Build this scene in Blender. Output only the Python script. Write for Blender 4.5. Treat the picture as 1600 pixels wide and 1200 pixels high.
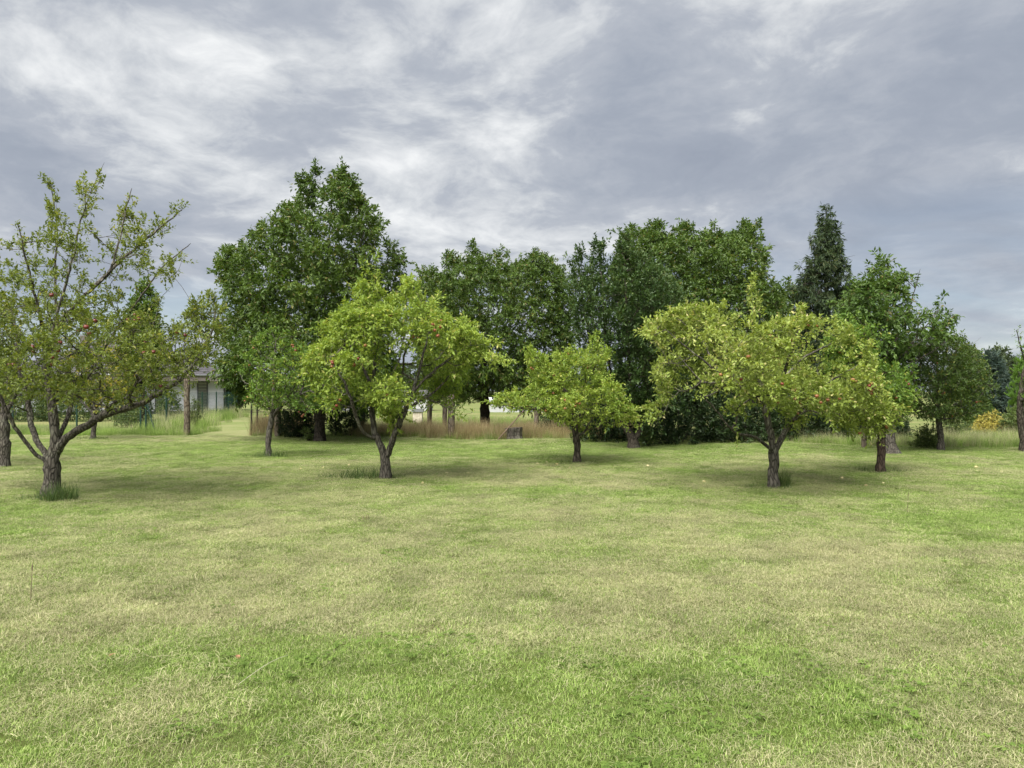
import bpy, math, random
import numpy as np
from mathutils import Vector

# ------------------------------------------------------------------ camera, sky, sun, exposure
for o in list(bpy.data.objects):
    bpy.data.objects.remove(o)
scene = bpy.context.scene
C = scene.collection
FPX, HORIZ, EYE = 1164.0, 612.0, 1.6          # focal length (photo px), horizon row, eye height (m)

cam_data = bpy.data.cameras.new('camera')
cam_data.sensor_width = 36.0
cam_data.lens = 36.0 * FPX / 1600.0
cam_data.shift_y = (HORIZ - 600.0) / 1600.0
cam_data.clip_start, cam_data.clip_end = 0.05, 6000.0
cam = bpy.data.objects.new('camera', cam_data)
cam.location = (0, 0, EYE)
cam.rotation_euler = (math.radians(90), 0, 0)
C.objects.link(cam)
scene.camera = cam

SUN_EL, SUN_AZ = math.radians(56), math.radians(208)     # azimuth clockwise from +Y: high, behind and left of the camera
sl = bpy.data.lights.new('sun', 'SUN')
sl.energy, sl.angle, sl.color = 1.5, math.radians(58), (1.0, 0.955, 0.88)
sun = bpy.data.objects.new('sun', sl)
sdir = Vector((math.sin(SUN_AZ) * math.cos(SUN_EL), math.cos(SUN_AZ) * math.cos(SUN_EL), math.sin(SUN_EL)))
sun.rotation_euler = (-sdir).to_track_quat('-Z', 'Y').to_euler()
sun.location = sdir * 50
C.objects.link(sun)

vs = scene.view_settings
vs.view_transform, vs.look, vs.gamma, vs.exposure = 'Standard', 'None', 1.0, 2.7
vs.use_curve_mapping = False


def N(nt, typ, loc=None, **kw):
    n = nt.nodes.new(typ)
    for k, v in kw.items():
        if k == 'inp':
            for kk, vv in v.items():
                n.inputs[kk].default_value = vv
        else:
            setattr(n, k, v)
    return n


def L(nt, a, b):
    nt.links.new(a, b)


def ramp(nt, fac, stops, interp='LINEAR'):
    r = nt.nodes.new('ShaderNodeValToRGB')
    r.color_ramp.interpolation = interp
    el = r.color_ramp.elements
    while len(el) < len(stops):
        el.new(0.5)
    for e, (p, c) in zip(el, stops):
        e.position = p
        e.color = (c[0], c[1], c[2], 1) if len(c) == 3 else c
    if fac is not None:
        L(nt, fac, r.inputs[0])
    return r


def math_node(nt, op, a, b=None, c=None, clamp=False):
    m = nt.nodes.new('ShaderNodeMath')
    m.operation = op
    m.use_clamp = clamp
    for i, v in enumerate((a, b, c)):
        if v is None:
            continue
        if isinstance(v, (int, float)):
            m.inputs[i].default_value = v
        else:
            L(nt, v, m.inputs[i])
    return m.outputs[0]


def mixrgb(nt, fac, a, b, mode='MIX'):
    m = nt.nodes.new('ShaderNodeMix')
    m.data_type = 'RGBA'
    m.blend_type = mode
    for i, v in ((0, fac), (6, a), (7, b)):
        if isinstance(v, (int, float)):
            m.inputs[i].default_value = v
        elif isinstance(v, tuple):
            m.inputs[i].default_value = (v[0], v[1], v[2], 1)
        else:
            L(nt, v, m.inputs[i])
    return m.outputs[2]


world = bpy.data.worlds.new('World')
scene.world = world
world.use_nodes = True
wt = world.node_tree
wt.nodes.clear()
w_out = N(wt, 'ShaderNodeOutputWorld')
w_bg = N(wt, 'ShaderNodeBackground')
w_bg.inputs['Strength'].default_value = 0.05
L(wt, w_bg.outputs[0], w_out.inputs[0])
sky = N(wt, 'ShaderNodeTexSky', sky_type='NISHITA', sun_disc=False, sun_elevation=SUN_EL, sun_rotation=SUN_AZ)
tc = N(wt, 'ShaderNodeTexCoord')
sep = N(wt, 'ShaderNodeSeparateXYZ')
L(wt, tc.outputs['Generated'], sep.inputs[0])
zz = math_node(wt, 'ADD', math_node(wt, 'MAXIMUM', sep.outputs[2], 0.0), 0.20)
px_ = math_node(wt, 'DIVIDE', sep.outputs[0], zz)
py_ = math_node(wt, 'DIVIDE', sep.outputs[1], zz)
comb = N(wt, 'ShaderNodeCombineXYZ')
L(wt, px_, comb.inputs[0]); L(wt, py_, comb.inputs[1])
CLOUD_OFF = (-4.6, 2.9, 0.4)
warp_n = N(wt, 'ShaderNodeTexNoise', inp={'Scale': 1.6, 'Detail': 3.0, 'Roughness': 0.5})
L(wt, comb.outputs[0], warp_n.inputs['Vector'])
warp_s = N(wt, 'ShaderNodeVectorMath', operation='SUBTRACT'); warp_s.inputs[1].default_value = (.5, .5, .5)
L(wt, warp_n.outputs['Color'], warp_s.inputs[0])
warp_m = N(wt, 'ShaderNodeVectorMath', operation='SCALE'); warp_m.inputs['Scale'].default_value = 0.38
L(wt, warp_s.outputs[0], warp_m.inputs[0])
warp = N(wt, 'ShaderNodeVectorMath', operation='ADD')
L(wt, comb.outputs[0], warp.inputs[0]); L(wt, warp_m.outputs[0], warp.inputs[1])
def cloud_noise(scale, off, detail, rough, dist, stretch=(1, 1, 1), rot=0.0):
    mp = N(wt, 'ShaderNodeMapping')
    mp.inputs['Location'].default_value = (CLOUD_OFF[0] + off[0], CLOUD_OFF[1] + off[1], CLOUD_OFF[2])
    mp.inputs['Rotation'].default_value = (0, 0, rot)
    mp.inputs['Scale'].default_value = stretch
    L(wt, warp.outputs[0], mp.inputs[0])
    n = N(wt, 'ShaderNodeTexNoise')
    n.inputs['Scale'].default_value = scale
    n.inputs['Detail'].default_value = detail
    n.inputs['Roughness'].default_value = rough
    n.inputs['Distortion'].default_value = dist
    L(wt, mp.outputs[0], n.inputs['Vector'])
    return n.outputs['Fac']
big = cloud_noise(0.75, (0, 0), 2, 0.5, 0.0, (1.0, 1.0, 1), 0.5)
mid = cloud_noise(2.5, (7, 3), 12, 0.60, 0.0, (0.8, 0.85, 1), 0.6)
fine = cloud_noise(6.0, (2, 9), 8, 0.62, 0.0, (0.9, 0.7, 1), 0.5)
cl = math_node(wt, 'ADD', math_node(wt, 'MULTIPLY', big, 0.38), math_node(wt, 'ADD', math_node(wt, 'MULTIPLY', mid, 0.48), math_node(wt, 'MULTIPLY', fine, 0.17)))
cr = ramp(wt, cl, [(0.40, (.95, 1.08, 1.33)), (0.485, (1.13, 1.26, 1.50)), (0.55, (1.45, 1.56, 1.76)), (0.585, (1.95, 2.04, 2.16)), (0.65, (2.85, 2.9, 2.93))])
# thin gaps of pale blue low down, from the clear sky behind the cloud deck
gapn = cloud_noise(0.9, (11, 5), 5, 0.5, 0.3, (0.5, 1.4, 1), 0.2)
gap = ramp(wt, gapn, [(0.50, (0, 0, 0)), (0.66, (1, 1, 1))])
lowm = math_node(wt, 'SUBTRACT', 1.0, math_node(wt, 'MULTIPLY', sep.outputs[2], 4.0), clamp=True)
gapf = math_node(wt, 'MULTIPLY', math_node(wt, 'MULTIPLY', gap.outputs[0], lowm), 0.75, clamp=True)
skyscaled = mixrgb(wt, 1.0, sky.outputs[0], (0.42, 0.42, 0.42), 'MULTIPLY')
pale = math_node(wt, 'MULTIPLY', math_node(wt, 'POWER', 2.718, math_node(wt, 'MULTIPLY', math_node(wt, 'MAXIMUM', sep.outputs[2], 0.0), -7.0)), .45)
veil = mixrgb(wt, pale, cr.outputs[0], (1.80, 1.95, 2.15))
L(wt, mixrgb(wt, gapf, veil, skyscaled), w_bg.inputs['Color'])

# ------------------------------------------------------------------ helpers
R = np.random.default_rng(11)
random.seed(5)


def P(px, py, D):
    """photo pixel + distance along the view axis -> world point"""
    return np.array([(px - 800.0) / FPX * D, D, EYE - (py - HORIZ) / FPX * D])


def ground_D(py):
    return EYE * FPX / (py - HORIZ)


def link(o, parent=None):
    C.objects.link(o)
    if parent is not None:
        o.parent = parent
    return o


def tag(o, label=None, cat=None, group=None, kind=None):
    if label: o['label'] = label
    if cat: o['category'] = cat
    if group: o['group'] = group
    if kind: o['kind'] = kind
    return o


def thing(name, loc, label, cat, group=None, rz=0.0):
    o = bpy.data.objects.new(name, None)
    o.empty_display_size = 0.2
    o.location = loc
    o.rotation_euler = (0, 0, rz)
    link(o)
    return tag(o, label, cat, group)


def mesh_np(name, verts, faces=None, loops=None, mat=None, smooth=False, attrs=None):
    """faces: (n,k) int array, or loops=(flat indices, counts)"""
    me = bpy.data.meshes.new(name)
    verts = np.asarray(verts, dtype=np.float32)
    me.vertices.add(len(verts))
    me.vertices.foreach_set('co', verts.ravel())
    if faces is not None:
        faces = np.asarray(faces, dtype=np.int32)
        flat, cnt = faces.ravel(), np.full(len(faces), faces.shape[1], np.int32)
    else:
        flat, cnt = np.asarray(loops[0], np.int32), np.asarray(loops[1], np.int32)
    if len(cnt):
        me.loops.add(len(flat))
        me.loops.foreach_set('vertex_index', flat)
        me.polygons.add(len(cnt))
        st = np.concatenate([[0], np.cumsum(cnt)[:-1]]).astype(np.int32)
        me.polygons.foreach_set('loop_start', st)
        me.polygons.foreach_set('loop_total', cnt)
        me.polygons.foreach_set('use_smooth', np.full(len(cnt), smooth, dtype=bool))
    for k, (typ, dom, data) in (attrs or {}).items():
        a = me.attributes.new(k, typ, dom)
        a.data.foreach_set('vector' if typ == 'FLOAT_VECTOR' else 'value', np.asarray(data).ravel())
    me.update(calc_edges=True)
    me.validate()
    if mat:
        me.materials.append(mat)
    return me


class MB:
    """collects simple solids into one mesh"""
    def __init__(s):
        s.v, s.f, s.n = [], [], 0

    def add(s, verts, faces):
        b = s.n
        s.v += [tuple(map(float, q)) for q in verts]
        s.f += [tuple(b + i for i in f) for f in faces]
        s.n += len(verts)
        return s

    def box(s, lo, hi, rot=None, org=None):
        x0, y0, z0 = lo; x1, y1, z1 = hi
        v = np.array([(x0, y0, z0), (x1, y0, z0), (x1, y1, z0), (x0, y1, z0), (x0, y0, z1), (x1, y0, z1), (x1, y1, z1), (x0, y1, z1)], float)
        if rot is not None:
            c, n = math.cos(rot), math.sin(rot)
            v = np.stack([v[:, 0] * c - v[:, 1] * n, v[:, 0] * n + v[:, 1] * c, v[:, 2]], 1)
        if org is not None:
            v = v + np.array(org)
        return s.add(v, [(0, 3, 2, 1), (4, 5, 6, 7), (0, 1, 5, 4), (1, 2, 6, 5), (2, 3, 7, 6), (3, 0, 4, 7)])

    def tube(s, pts, rad, n=6, cap=True, jit=0.0):
        v, f = tube_geo(np.asarray(pts, float), np.broadcast_to(np.asarray(rad, float), (len(pts),)), n, jit)
        if cap:
            f = list(f) + [tuple(range(n))[::-1], tuple(range((len(pts) - 1) * n, len(pts) * n))]
        return s.add(v, f)

    def build(s, name, mat, parent=None, smooth=False):
        me = bpy.data.meshes.new(name)
        me.from_pydata(s.v, [], s.f)
        me.materials.append(mat)
        if smooth:
            me.polygons.foreach_set('use_smooth', [True] * len(me.polygons))
        me.update()
        return link(bpy.data.objects.new(name, me), parent)


def norm(a):
    return a / (np.linalg.norm(a, axis=-1, keepdims=True) + 1e-9)


def tube_geo(p, r, n=6, jit=0.0, rng=R):
    m = len(p)
    t = np.gradient(p, axis=0) if m > 2 else np.repeat((p[1] - p[0])[None], m, 0)
    t = norm(t)
    ref = np.array([1.0, 0, 0]) if abs(t[0][0]) < 0.8 else np.array([0, 1.0, 0])
    u = norm(ref - t[0] * np.dot(ref, t[0]))
    us = [u]
    for i in range(1, m):
        u = u - t[i] * np.dot(u, t[i])
        u = u / (np.linalg.norm(u) + 1e-9)
        us.append(u)
    us = np.array(us)
    ws = np.cross(t, us)
    ang = np.arange(n) / n * 2 * math.pi
    rr = r[:, None] * (1 + (rng.normal(0, jit, (m, n)) if jit else 0))
    v = p[:, None, :] + us[:, None, :] * (np.cos(ang)[None, :, None] * rr[..., None]) + ws[:, None, :] * (np.sin(ang)[None, :, None] * rr[..., None])
    v = v.reshape(-1, 3)
    i = np.arange(m - 1)[:, None] * n
    j = np.arange(n)[None, :]
    j2 = (j + 1) % n
    f = np.stack([i + j, i + j2, i + n + j2, i + n + j], -1).reshape(-1, 4)
    return v, f


def _hash(ix, iy, iz, seed):
    h = (ix * 374761393 + iy * 668265263 + iz * 2147483647 + seed * 1274126177) & 0x7fffffff
    h = ((h ^ (h >> 13)) * 1274126177) & 0x7fffffff
    h = h ^ (h >> 16)
    return (h & 0xffff) / 65535.0


def vnoise(p, scale, seed=0):
    q = np.asarray(p, float) * scale
    i = np.floor(q).astype(np.int64)
    f = q - i
    f = f * f * (3 - 2 * f)
    out = 0
    for dx in (0, 1):
        for dy in (0, 1):
            for dz in (0, 1):
                w = (f[:, 0] if dx else 1 - f[:, 0]) * (f[:, 1] if dy else 1 - f[:, 1]) * (f[:, 2] if dz else 1 - f[:, 2])
                out = out + w * _hash(i[:, 0] + dx, i[:, 1] + dy, i[:, 2] + dz, seed)
    return out


def fbm(p, scale, seed=0, octv=4):
    a, s, t = 0.5, 0, 0
    for k in range(octv):
        s = s + a * vnoise(p, scale * 2 ** k, seed + k * 17)
        t += a
        a *= 0.55
    return s / t


# ------------------------------------------------------------------ materials
def new_mat(name):
    m = bpy.data.materials.new(name)
    m.use_nodes = True
    nt = m.node_tree
    nt.nodes.clear()
    out = N(nt, 'ShaderNodeOutputMaterial')
    return m, nt, out


def leaf_mat(name, stops, trans=0.35, rough=0.5, back=1.25, spec=0.35):
    m, nt, out = new_mat(name)
    at = N(nt, 'ShaderNodeAttribute', attribute_name='var')
    col = ramp(nt, at.outputs['Fac'], stops).outputs[0]
    geo = N(nt, 'ShaderNodeNewGeometry')
    pale = mixrgb(nt, 1.0, col, (back, back * 0.98, back * 1.25), 'MULTIPLY')
    col2 = mixrgb(nt, geo.outputs['Backfacing'], col, pale)
    b = N(nt, 'ShaderNodeBsdfPrincipled')
    b.inputs['Roughness'].default_value = rough
    b.inputs['Specular IOR Level'].default_value = spec
    L(nt, col2, b.inputs['Base Color'])
    tr = N(nt, 'ShaderNodeBsdfTranslucent')
    L(nt, mixrgb(nt, 1.0, col, (1.25, 1.15, 0.6), 'MULTIPLY'), tr.inputs[0])
    mx = N(nt, 'ShaderNodeMixShader')
    mx.inputs[0].default_value = trans
    L(nt, b.outputs[0], mx.inputs[1]); L(nt, tr.outputs[0], mx.inputs[2])
    L(nt, mx.outputs[0], out.inputs[0])
    return m


def bark_mat(name, c0, c1, c2, scale=14.0, bump=0.6):
    m, nt, out = new_mat(name)
    tcn = N(nt, 'ShaderNodeTexCoord')
    mp = N(nt, 'ShaderNodeMapping')
    mp.inputs['Scale'].default_value = (1, 1, 0.28)
    L(nt, tcn.outputs['Object'], mp.inputs[0])
    n1 = N(nt, 'ShaderNodeTexNoise', inp={'Scale': scale * 2.2, 'Detail': 6.0, 'Roughness': 0.65})
    L(nt, mp.outputs[0], n1.inputs['Vector'])
    vo = N(nt, 'ShaderNodeTexVoronoi', feature='DISTANCE_TO_EDGE', inp={'Scale': scale * 1.6, 'Randomness': 1.0})
    L(nt, mp.outputs[0], vo.inputs['Vector'])
    n2 = N(nt, 'ShaderNodeTexNoise', inp={'Scale': 3.5, 'Detail': 4.0, 'Roughness': 0.6})
    L(nt, tcn.outputs['Object'], n2.inputs['Vector'])
    crack = ramp(nt, vo.outputs['Distance'], [(0.0, (0, 0, 0)), (0.16, (1, 1, 1))])
    base = ramp(nt, n1.outputs['Fac'], [(0.3, c0), (0.7, c1)])
    lich = ramp(nt, n2.outputs['Fac'], [(0.52, (0, 0, 0)), (0.68, (1, 1, 1))])
    col = mixrgb(nt, lich.outputs[0], base.outputs[0], c2)
    col = mixrgb(nt, crack.outputs[0], tuple(x * 0.45 for x in c0), col)
    b = N(nt, 'ShaderNodeBsdfPrincipled', inp={'Roughness': 0.92, 'Specular IOR Level': 0.15})
    L(nt, col, b.inputs['Base Color'])
    bp = N(nt, 'ShaderNodeBump', inp={'Strength': bump, 'Distance': 0.02})
    h = math_node(nt, 'ADD', crack.outputs[0], n1.outputs['Fac'])
    L(nt, h, bp.inputs['Height'])
    L(nt, bp.outputs[0], b.inputs['Normal'])
    L(nt, b.outputs[0], out.inputs[0])
    return m


def plain_mat(name, c, rough=0.7, var=0.15, scale=6.0, metal=0.0, bump=0.0):
    m, nt, out = new_mat(name)
    tcn = N(nt, 'ShaderNodeTexCoord')
    n1 = N(nt, 'ShaderNodeTexNoise', inp={'Scale': scale, 'Detail': 6.0, 'Roughness': 0.65})
    L(nt, tcn.outputs['Object'], n1.inputs['Vector'])
    lo, hi = tuple(x * (1 - var) for x in c), tuple(min(1, x * (1 + var)) for x in c)
    col = ramp(nt, n1.outputs['Fac'], [(0.3, lo), (0.7, hi)])
    b = N(nt, 'ShaderNodeBsdfPrincipled', inp={'Roughness': rough, 'Metallic': metal})
    L(nt, col.outputs[0], b.inputs['Base Color'])
    if bump:
        bp = N(nt, 'ShaderNodeBump', inp={'Strength': bump, 'Distance': 0.01})
        L(nt, n1.outputs['Fac'], bp.inputs['Height'])
        L(nt, bp.outputs[0], b.inputs['Normal'])
    L(nt, b.outputs[0], out.inputs[0])
    return m


M = {}
M['apple_olive'] = leaf_mat('apple_olive_leaf', [(0, (0.059, 0.094, 0.018)), (.45, (0.131, 0.180, 0.031)), (.85, (0.211, 0.261, 0.054)), (1, (0.315, 0.315, 0.081))], 0.42, 0.5)
M['apple_bright'] = leaf_mat('apple_bright_leaf', [(0, (0.087, 0.153, 0.024)), (.45, (0.210, 0.306, 0.045)), (.85, (0.332, 0.420, 0.079)), (1, (0.466, 0.459, 0.145))], 0.38, 0.5)
M['apple_yellow'] = leaf_mat('apple_yellow_leaf', [(0, (0.090, 0.143, 0.023)), (.45, (0.212, 0.286, 0.049)), (.85, (0.339, 0.413, 0.101)), (1, (0.530, 0.498, 0.212))], 0.36, 0.5)
M['apple_mid'] = leaf_mat('apple_leaf_mid', [(0, (0.051, 0.108, 0.017)), (.5, (0.122, 0.216, 0.031)), (.9, (0.216, 0.309, 0.051)), (1, (0.345, 0.359, 0.071))], .35)
M['apple_dark'] = leaf_mat('apple_leaf_dark', [(0, (0.026, 0.054, 0.010)), (.5, (0.060, 0.108, 0.018)), (.9, (0.108, 0.162, 0.030)), (1, (0.180, 0.180, 0.036))], .32)
M['gold'] = leaf_mat('leaf_gold', [(0, (0.110, 0.132, 0.017)), (.5, (0.242, 0.264, 0.033)), (.9, (0.418, 0.374, 0.055)), (1, (0.495, 0.330, 0.066))], .4)
M['cherry'] = leaf_mat('cherry_leaf', [(0, (0.034, 0.068, 0.011)), (.5, (0.073, 0.129, 0.020)), (.9, (0.122, 0.183, 0.032)), (1, (0.183, 0.171, 0.049))], 0.3, 0.45)
M['cherry_light'] = leaf_mat('cherry_leaf_light', [(0, (0.037, 0.077, 0.014)), (.5, (0.074, 0.134, 0.023)), (.9, (0.116, 0.185, 0.036)), (1, (0.178, 0.153, 0.051))], .32, .42)
M['pear'] = leaf_mat('pear_leaf', [(0, (0.026, 0.055, 0.014)), (.5, (0.050, 0.096, 0.024)), (.9, (0.084, 0.134, 0.036)), (1, (0.120, 0.156, 0.048))], 0.27, 0.45)
M['shrub_dark'] = leaf_mat('shrub_dark_leaf', [(0, (.012, .026, .007)), (.5, (.022, .046, .012)), (.9, (.042, .074, .018)), (1, (.055, .085, .022))], 0.22, 0.5)
M['shrub'] = leaf_mat('shrub_leaf', [(0, (0.036, 0.066, 0.017)), (.5, (0.084, 0.126, 0.030)), (.9, (0.144, 0.198, 0.054)), (1, (0.204, 0.228, 0.072))], .3)
M['yellow'] = leaf_mat('yellow_leaf', [(0, (.16, .16, .03)), (.5, (.36, .32, .06)), (1, (.65, .55, .18))], .35)
M['thuja'] = leaf_mat('thuja_spray', [(0, (.05, .11, .012)), (.5, (.09, .18, .02)), (1, (.14, .24, .035))], .25, .6)
M['conifer'] = leaf_mat('conifer_spray', [(0, (0.017, 0.036, 0.012)), (.5, (0.038, 0.066, 0.022)), (.9, (0.072, 0.102, 0.034)), (1, (0.120, 0.132, 0.048))], .2, .6)
M['spruce'] = leaf_mat('spruce_needles', [(0, (.018, .034, .022)), (.5, (.035, .06, .042)), (1, (.06, .09, .065))], .15, .6)
M['far_leaf'] = leaf_mat('far_leaf', [(0, (.035, .055, .022)), (.5, (.06, .09, .035)), (1, (.09, .125, .05))], .25, .6)
M['bark_grey'] = bark_mat('bark_grey', (.070, .063, .053), (.155, .140, .118), (.20, .20, .155))
M['bark_brown'] = bark_mat('bark_brown', (.048, .040, .032), (.105, .090, .072), (.13, .128, .095))
M['bark_red'] = bark_mat('bark_red', (.050, .036, .028), (.105, .075, .058), (.10, .092, .07))
M['bark_dark'] = bark_mat('bark_dark', (.028, .024, .020), (.065, .055, .045), (.075, .08, .055))
M['post_wood'] = bark_mat('post_wood', (.12, .095, .07), (.21, .175, .135), (.19, .19, .15), 9.0, .4)
M['green_paint'] = plain_mat('green_coated_steel', (.010, .040, .028), .45, .2)
M['black_steel'] = plain_mat('dark_steel', (.02, .018, .016), .5, .2)
M['white_wall'] = plain_mat('white_render', (.40, .41, .46), .85, .05, 2.0, bump=.1)
M['dark_frame'] = plain_mat('anthracite', (.035, .032, .038), .5, .15)
M['roof'] = plain_mat('grey_roof_tile', (.075, .072, .080), .9, .25, 3.0)
M['soffit'] = plain_mat('soffit_boards', (.15, .13, .12), .7, .15)
M['gutter'] = plain_mat('gutter_metal', (.24, .25, .26), .4, .1, metal=.3)
M['pale_board'] = plain_mat('pale_board', (.58, .52, .42), .8, .15)
M['plank'] = plain_mat('weathered_plank', (.13, .088, .062), .85, .3, 12, bump=.3)
M['white_sheet'] = plain_mat('white_sheeting', (.44, .45, .46), .6, .06)


def apple_mat(name, red, yel):
    m, nt, out = new_mat(name)
    tcn = N(nt, 'ShaderNodeTexCoord')
    oi = N(nt, 'ShaderNodeObjectInfo')
    n1 = N(nt, 'ShaderNodeTexNoise', inp={'Scale': 14.0, 'Detail': 3.0})
    L(nt, tcn.outputs['Object'], n1.inputs['Vector'])
    f = math_node(nt, 'ADD', n1.outputs['Fac'], math_node(nt, 'MULTIPLY', math_node(nt, 'SUBTRACT', oi.outputs['Random'], .5), .5))
    col = ramp(nt, f, [(0.40, red), (0.72, yel)])
    b = N(nt, 'ShaderNodeBsdfPrincipled', inp={'Roughness': 0.35})
    L(nt, col.outputs[0], b.inputs['Base Color'])
    L(nt, b.outputs[0], out.inputs[0])
    return m


M['apple_red'] = apple_mat('apple_skin_dark_red', (.085, .010, .012), (.15, .03, .02))
M['apple_orange'] = apple_mat('apple_skin_orange_red', (.16, .030, .018), (.27, .13, .045))
M['apple_pale'] = apple_mat('apple_skin_pale', (.45, .36, .16), (.62, .55, .30))

# ------------------------------------------------------------------ ground, lawn, meadow
def hayness(p):
    """0 green .. 1 dry clippings, for ground points (n,2): raked hay lies in broad patches"""
    x, y = p[:, 0], np.maximum(p[:, 1], 0.8)
    q = np.stack([x * 0.55, y, 0 * x], 1)
    n = fbm(q, 0.55, 3, 4)
    n2 = fbm(np.stack([x, y, 0 * x + 5], 1), 1.9, 9, 3)
    h = 0.41 + (n - 0.5) * 0.9 + (n2 - 0.5) * 1.1
    PX, PY = 800 + x / y * FPX, HORIZ + EYE * FPX / y
    for cx, cy, sx, sy, a in ((1120, 905, 300, 60, .36), (960, 965, 230, 50, .28), (1330, 880, 150, 55, .32), (620, 855, 260, 40, .26),
                              (350, 930, 320, 75, .26), (110, 1020, 180, 60, .18), (1250, 965, 220, 35, .22), (1040, 825, 260, 22, .2), (820, 745, 500, 14, .12),
                              (1540, 1150, 90, 30, .25), (900, 1110, 520, 60, -.34), (420, 1150, 420, 60, -.20), (1570, 830, 120, 50, -.42),
                              (800, 705, 1000, 13, -.85), (520, 790, 260, 18, -.12), (1120, 1040, 300, 40, -.15), (820, 775, 160, 12, -.15)):
        h = h + .72 * a * np.exp(-((PX - cx) / sx) ** 2 - ((PY - cy) / sy) ** 2)
    # faint mown lanes running away to the right
    lane = np.sin((x * 0.9 - y * 0.35) * 2 * math.pi / 1.55)
    h = h + 0.11 * lane * np.clip((x + .25 * y) / 4, 0.25, 1)
    h = h + .075 * np.sin((y * .8 + x * .12) * 2 * math.pi / 1.25 + 2.2 * n)
    return np.clip(h, 0, 1)


def lawn_z(p):
    q = np.stack([p[:, 0], p[:, 1], 0 * p[:, 0]], 1)
    return 0.024 + 0.05 * fbm(q, 0.5, 21, 3)


def grass_color(nt, rnd, straw=False):
    green = ramp(nt, rnd, [(0, (.085, .150, .027)), (.5, (.235, .348, .074)), (1, (.400, .520, .155))])
    dry = ramp(nt, rnd, [(0, (.20, .155, .078)), (.5, (.38, .305, .16)), (1, (.54, .46, .27))] if straw else
               [(0, (.20, .200, .095)), (.5, (.415, .410, .215)), (1, (.64, .61, .38))])
    return green.outputs[0], dry.outputs[0]


def lawn_material():
    m, nt, out = new_mat('mown_lawn')
    at = N(nt, 'ShaderNodeAttribute', attribute_name='hay')
    tcn = N(nt, 'ShaderNodeTexCoord')
    n1 = N(nt, 'ShaderNodeTexNoise', inp={'Scale': 26.0, 'Detail': 8.0, 'Roughness': 0.75})
    n2 = N(nt, 'ShaderNodeTexNoise', inp={'Scale': 5.0, 'Detail': 5.0, 'Roughness': 0.7})
    L(nt, tcn.outputs['Object'], n1.inputs['Vector']); L(nt, tcn.outputs['Object'], n2.inputs['Vector'])
    g, d = grass_color(nt, n1.outputs['Fac'])
    f = math_node(nt, 'MULTIPLY_ADD', math_node(nt, 'SUBTRACT', n2.outputs['Fac'], .5), 1.6, at.outputs['Fac'], clamp=True)
    col = mixrgb(nt, f, g, d)
    col = mixrgb(nt, 1.0, col, (.36, .34, .31), 'MULTIPLY')
    b = N(nt, 'ShaderNodeBsdfPrincipled', inp={'Roughness': 0.95, 'Specular IOR Level': 0.1})
    L(nt, col, b.inputs['Base Color'])
    bp = N(nt, 'ShaderNodeBump', inp={'Strength': 0.7, 'Distance': 0.03})
    L(nt, n1.outputs['Fac'], bp.inputs['Height']); L(nt, bp.outputs[0], b.inputs['Normal'])
    L(nt, b.outputs[0], out.inputs[0])
    return m


def meadow_material(name, c0, c1, c2):
    m, nt, out = new_mat(name)
    tcn = N(nt, 'ShaderNodeTexCoord')
    n1 = N(nt, 'ShaderNodeTexNoise', inp={'Scale': 9.0, 'Detail': 8.0, 'Roughness': 0.75})
    n2 = N(nt, 'ShaderNodeTexNoise', inp={'Scale': .25, 'Detail': 6.0, 'Roughness': 0.6})
    L(nt, tcn.outputs['Object'], n1.inputs['Vector']); L(nt, tcn.outputs['Object'], n2.inputs['Vector'])
    g = ramp(nt, n1.outputs['Fac'], [(0.25, c0), (.75, c1)])
    f = ramp(nt, n2.outputs['Fac'], [(0.42, (0, 0, 0)), (.62, (1, 1, 1))])
    col = mixrgb(nt, f.outputs[0], g.outputs[0], c2)
    b = N(nt, 'ShaderNodeBsdfPrincipled', inp={'Roughness': 0.95, 'Specular IOR Level': 0.1})
    L(nt, col, b.inputs['Base Color'])
    bp = N(nt, 'ShaderNodeBump', inp={'Strength': 0.8, 'Distance': 0.05})
    L(nt, n1.outputs['Fac'], bp.inputs['Height']); L(nt, bp.outputs[0], b.inputs['Normal'])
    L(nt, b.outputs[0], out.inputs[0])
    return m


M['lawn'] = lawn_material()
M['meadow'] = meadow_material('rough_meadow', (.085, .12, .035), (.16, .20, .065), (.20, .20, .085))

S = 3500.0
me = mesh_np('ground', [(-S, -S, 0), (S, -S, 0), (S, S, 0), (-S, S, 0)], [[0, 1, 2, 3]], mat=M['meadow'])
tag(link(bpy.data.objects.new('ground', me)), kind='structure')

LAWN_Y = 24.6
def lawn_far(x):
    """far edge of the mown lawn (m), by x"""
    return 24.4 + 1.2 * (x < -3) + 0.9 * np.clip((-x - 7) / 4, 0, 1) - 3.6 * np.clip((x - 6) / 6, 0, 1) + 0.25 * np.sin(x * 1.7) + 0.15 * np.sin(x * 4.1)


gx, gy = np.linspace(-34, 34, 273), np.linspace(-6, 1, 126)
X, T = np.meshgrid(gx, np.linspace(0, 1, 150))
FAR = lawn_far(X)
Y = -6 + (FAR + 6) * T
pp = np.stack([X.ravel(), Y.ravel()], 1)
Z = lawn_z(pp) - .016
Z[T.ravel() > 0.999] = 0.004
nx, ny = X.shape[1], X.shape[0]
idx = (np.arange(ny - 1)[:, None] * nx + np.arange(nx - 1)[None]).ravel()
me = mesh_np('lawn', np.stack([pp[:, 0], pp[:, 1], Z], 1), np.stack([idx, idx + 1, idx + nx + 1, idx + nx], 1), mat=M['lawn'], smooth=True,
             attrs={'hay': ('FLOAT', 'POINT', hayness(pp).astype(np.float32))})
tag(link(bpy.data.objects.new('lawn', me)), kind='structure')

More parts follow.
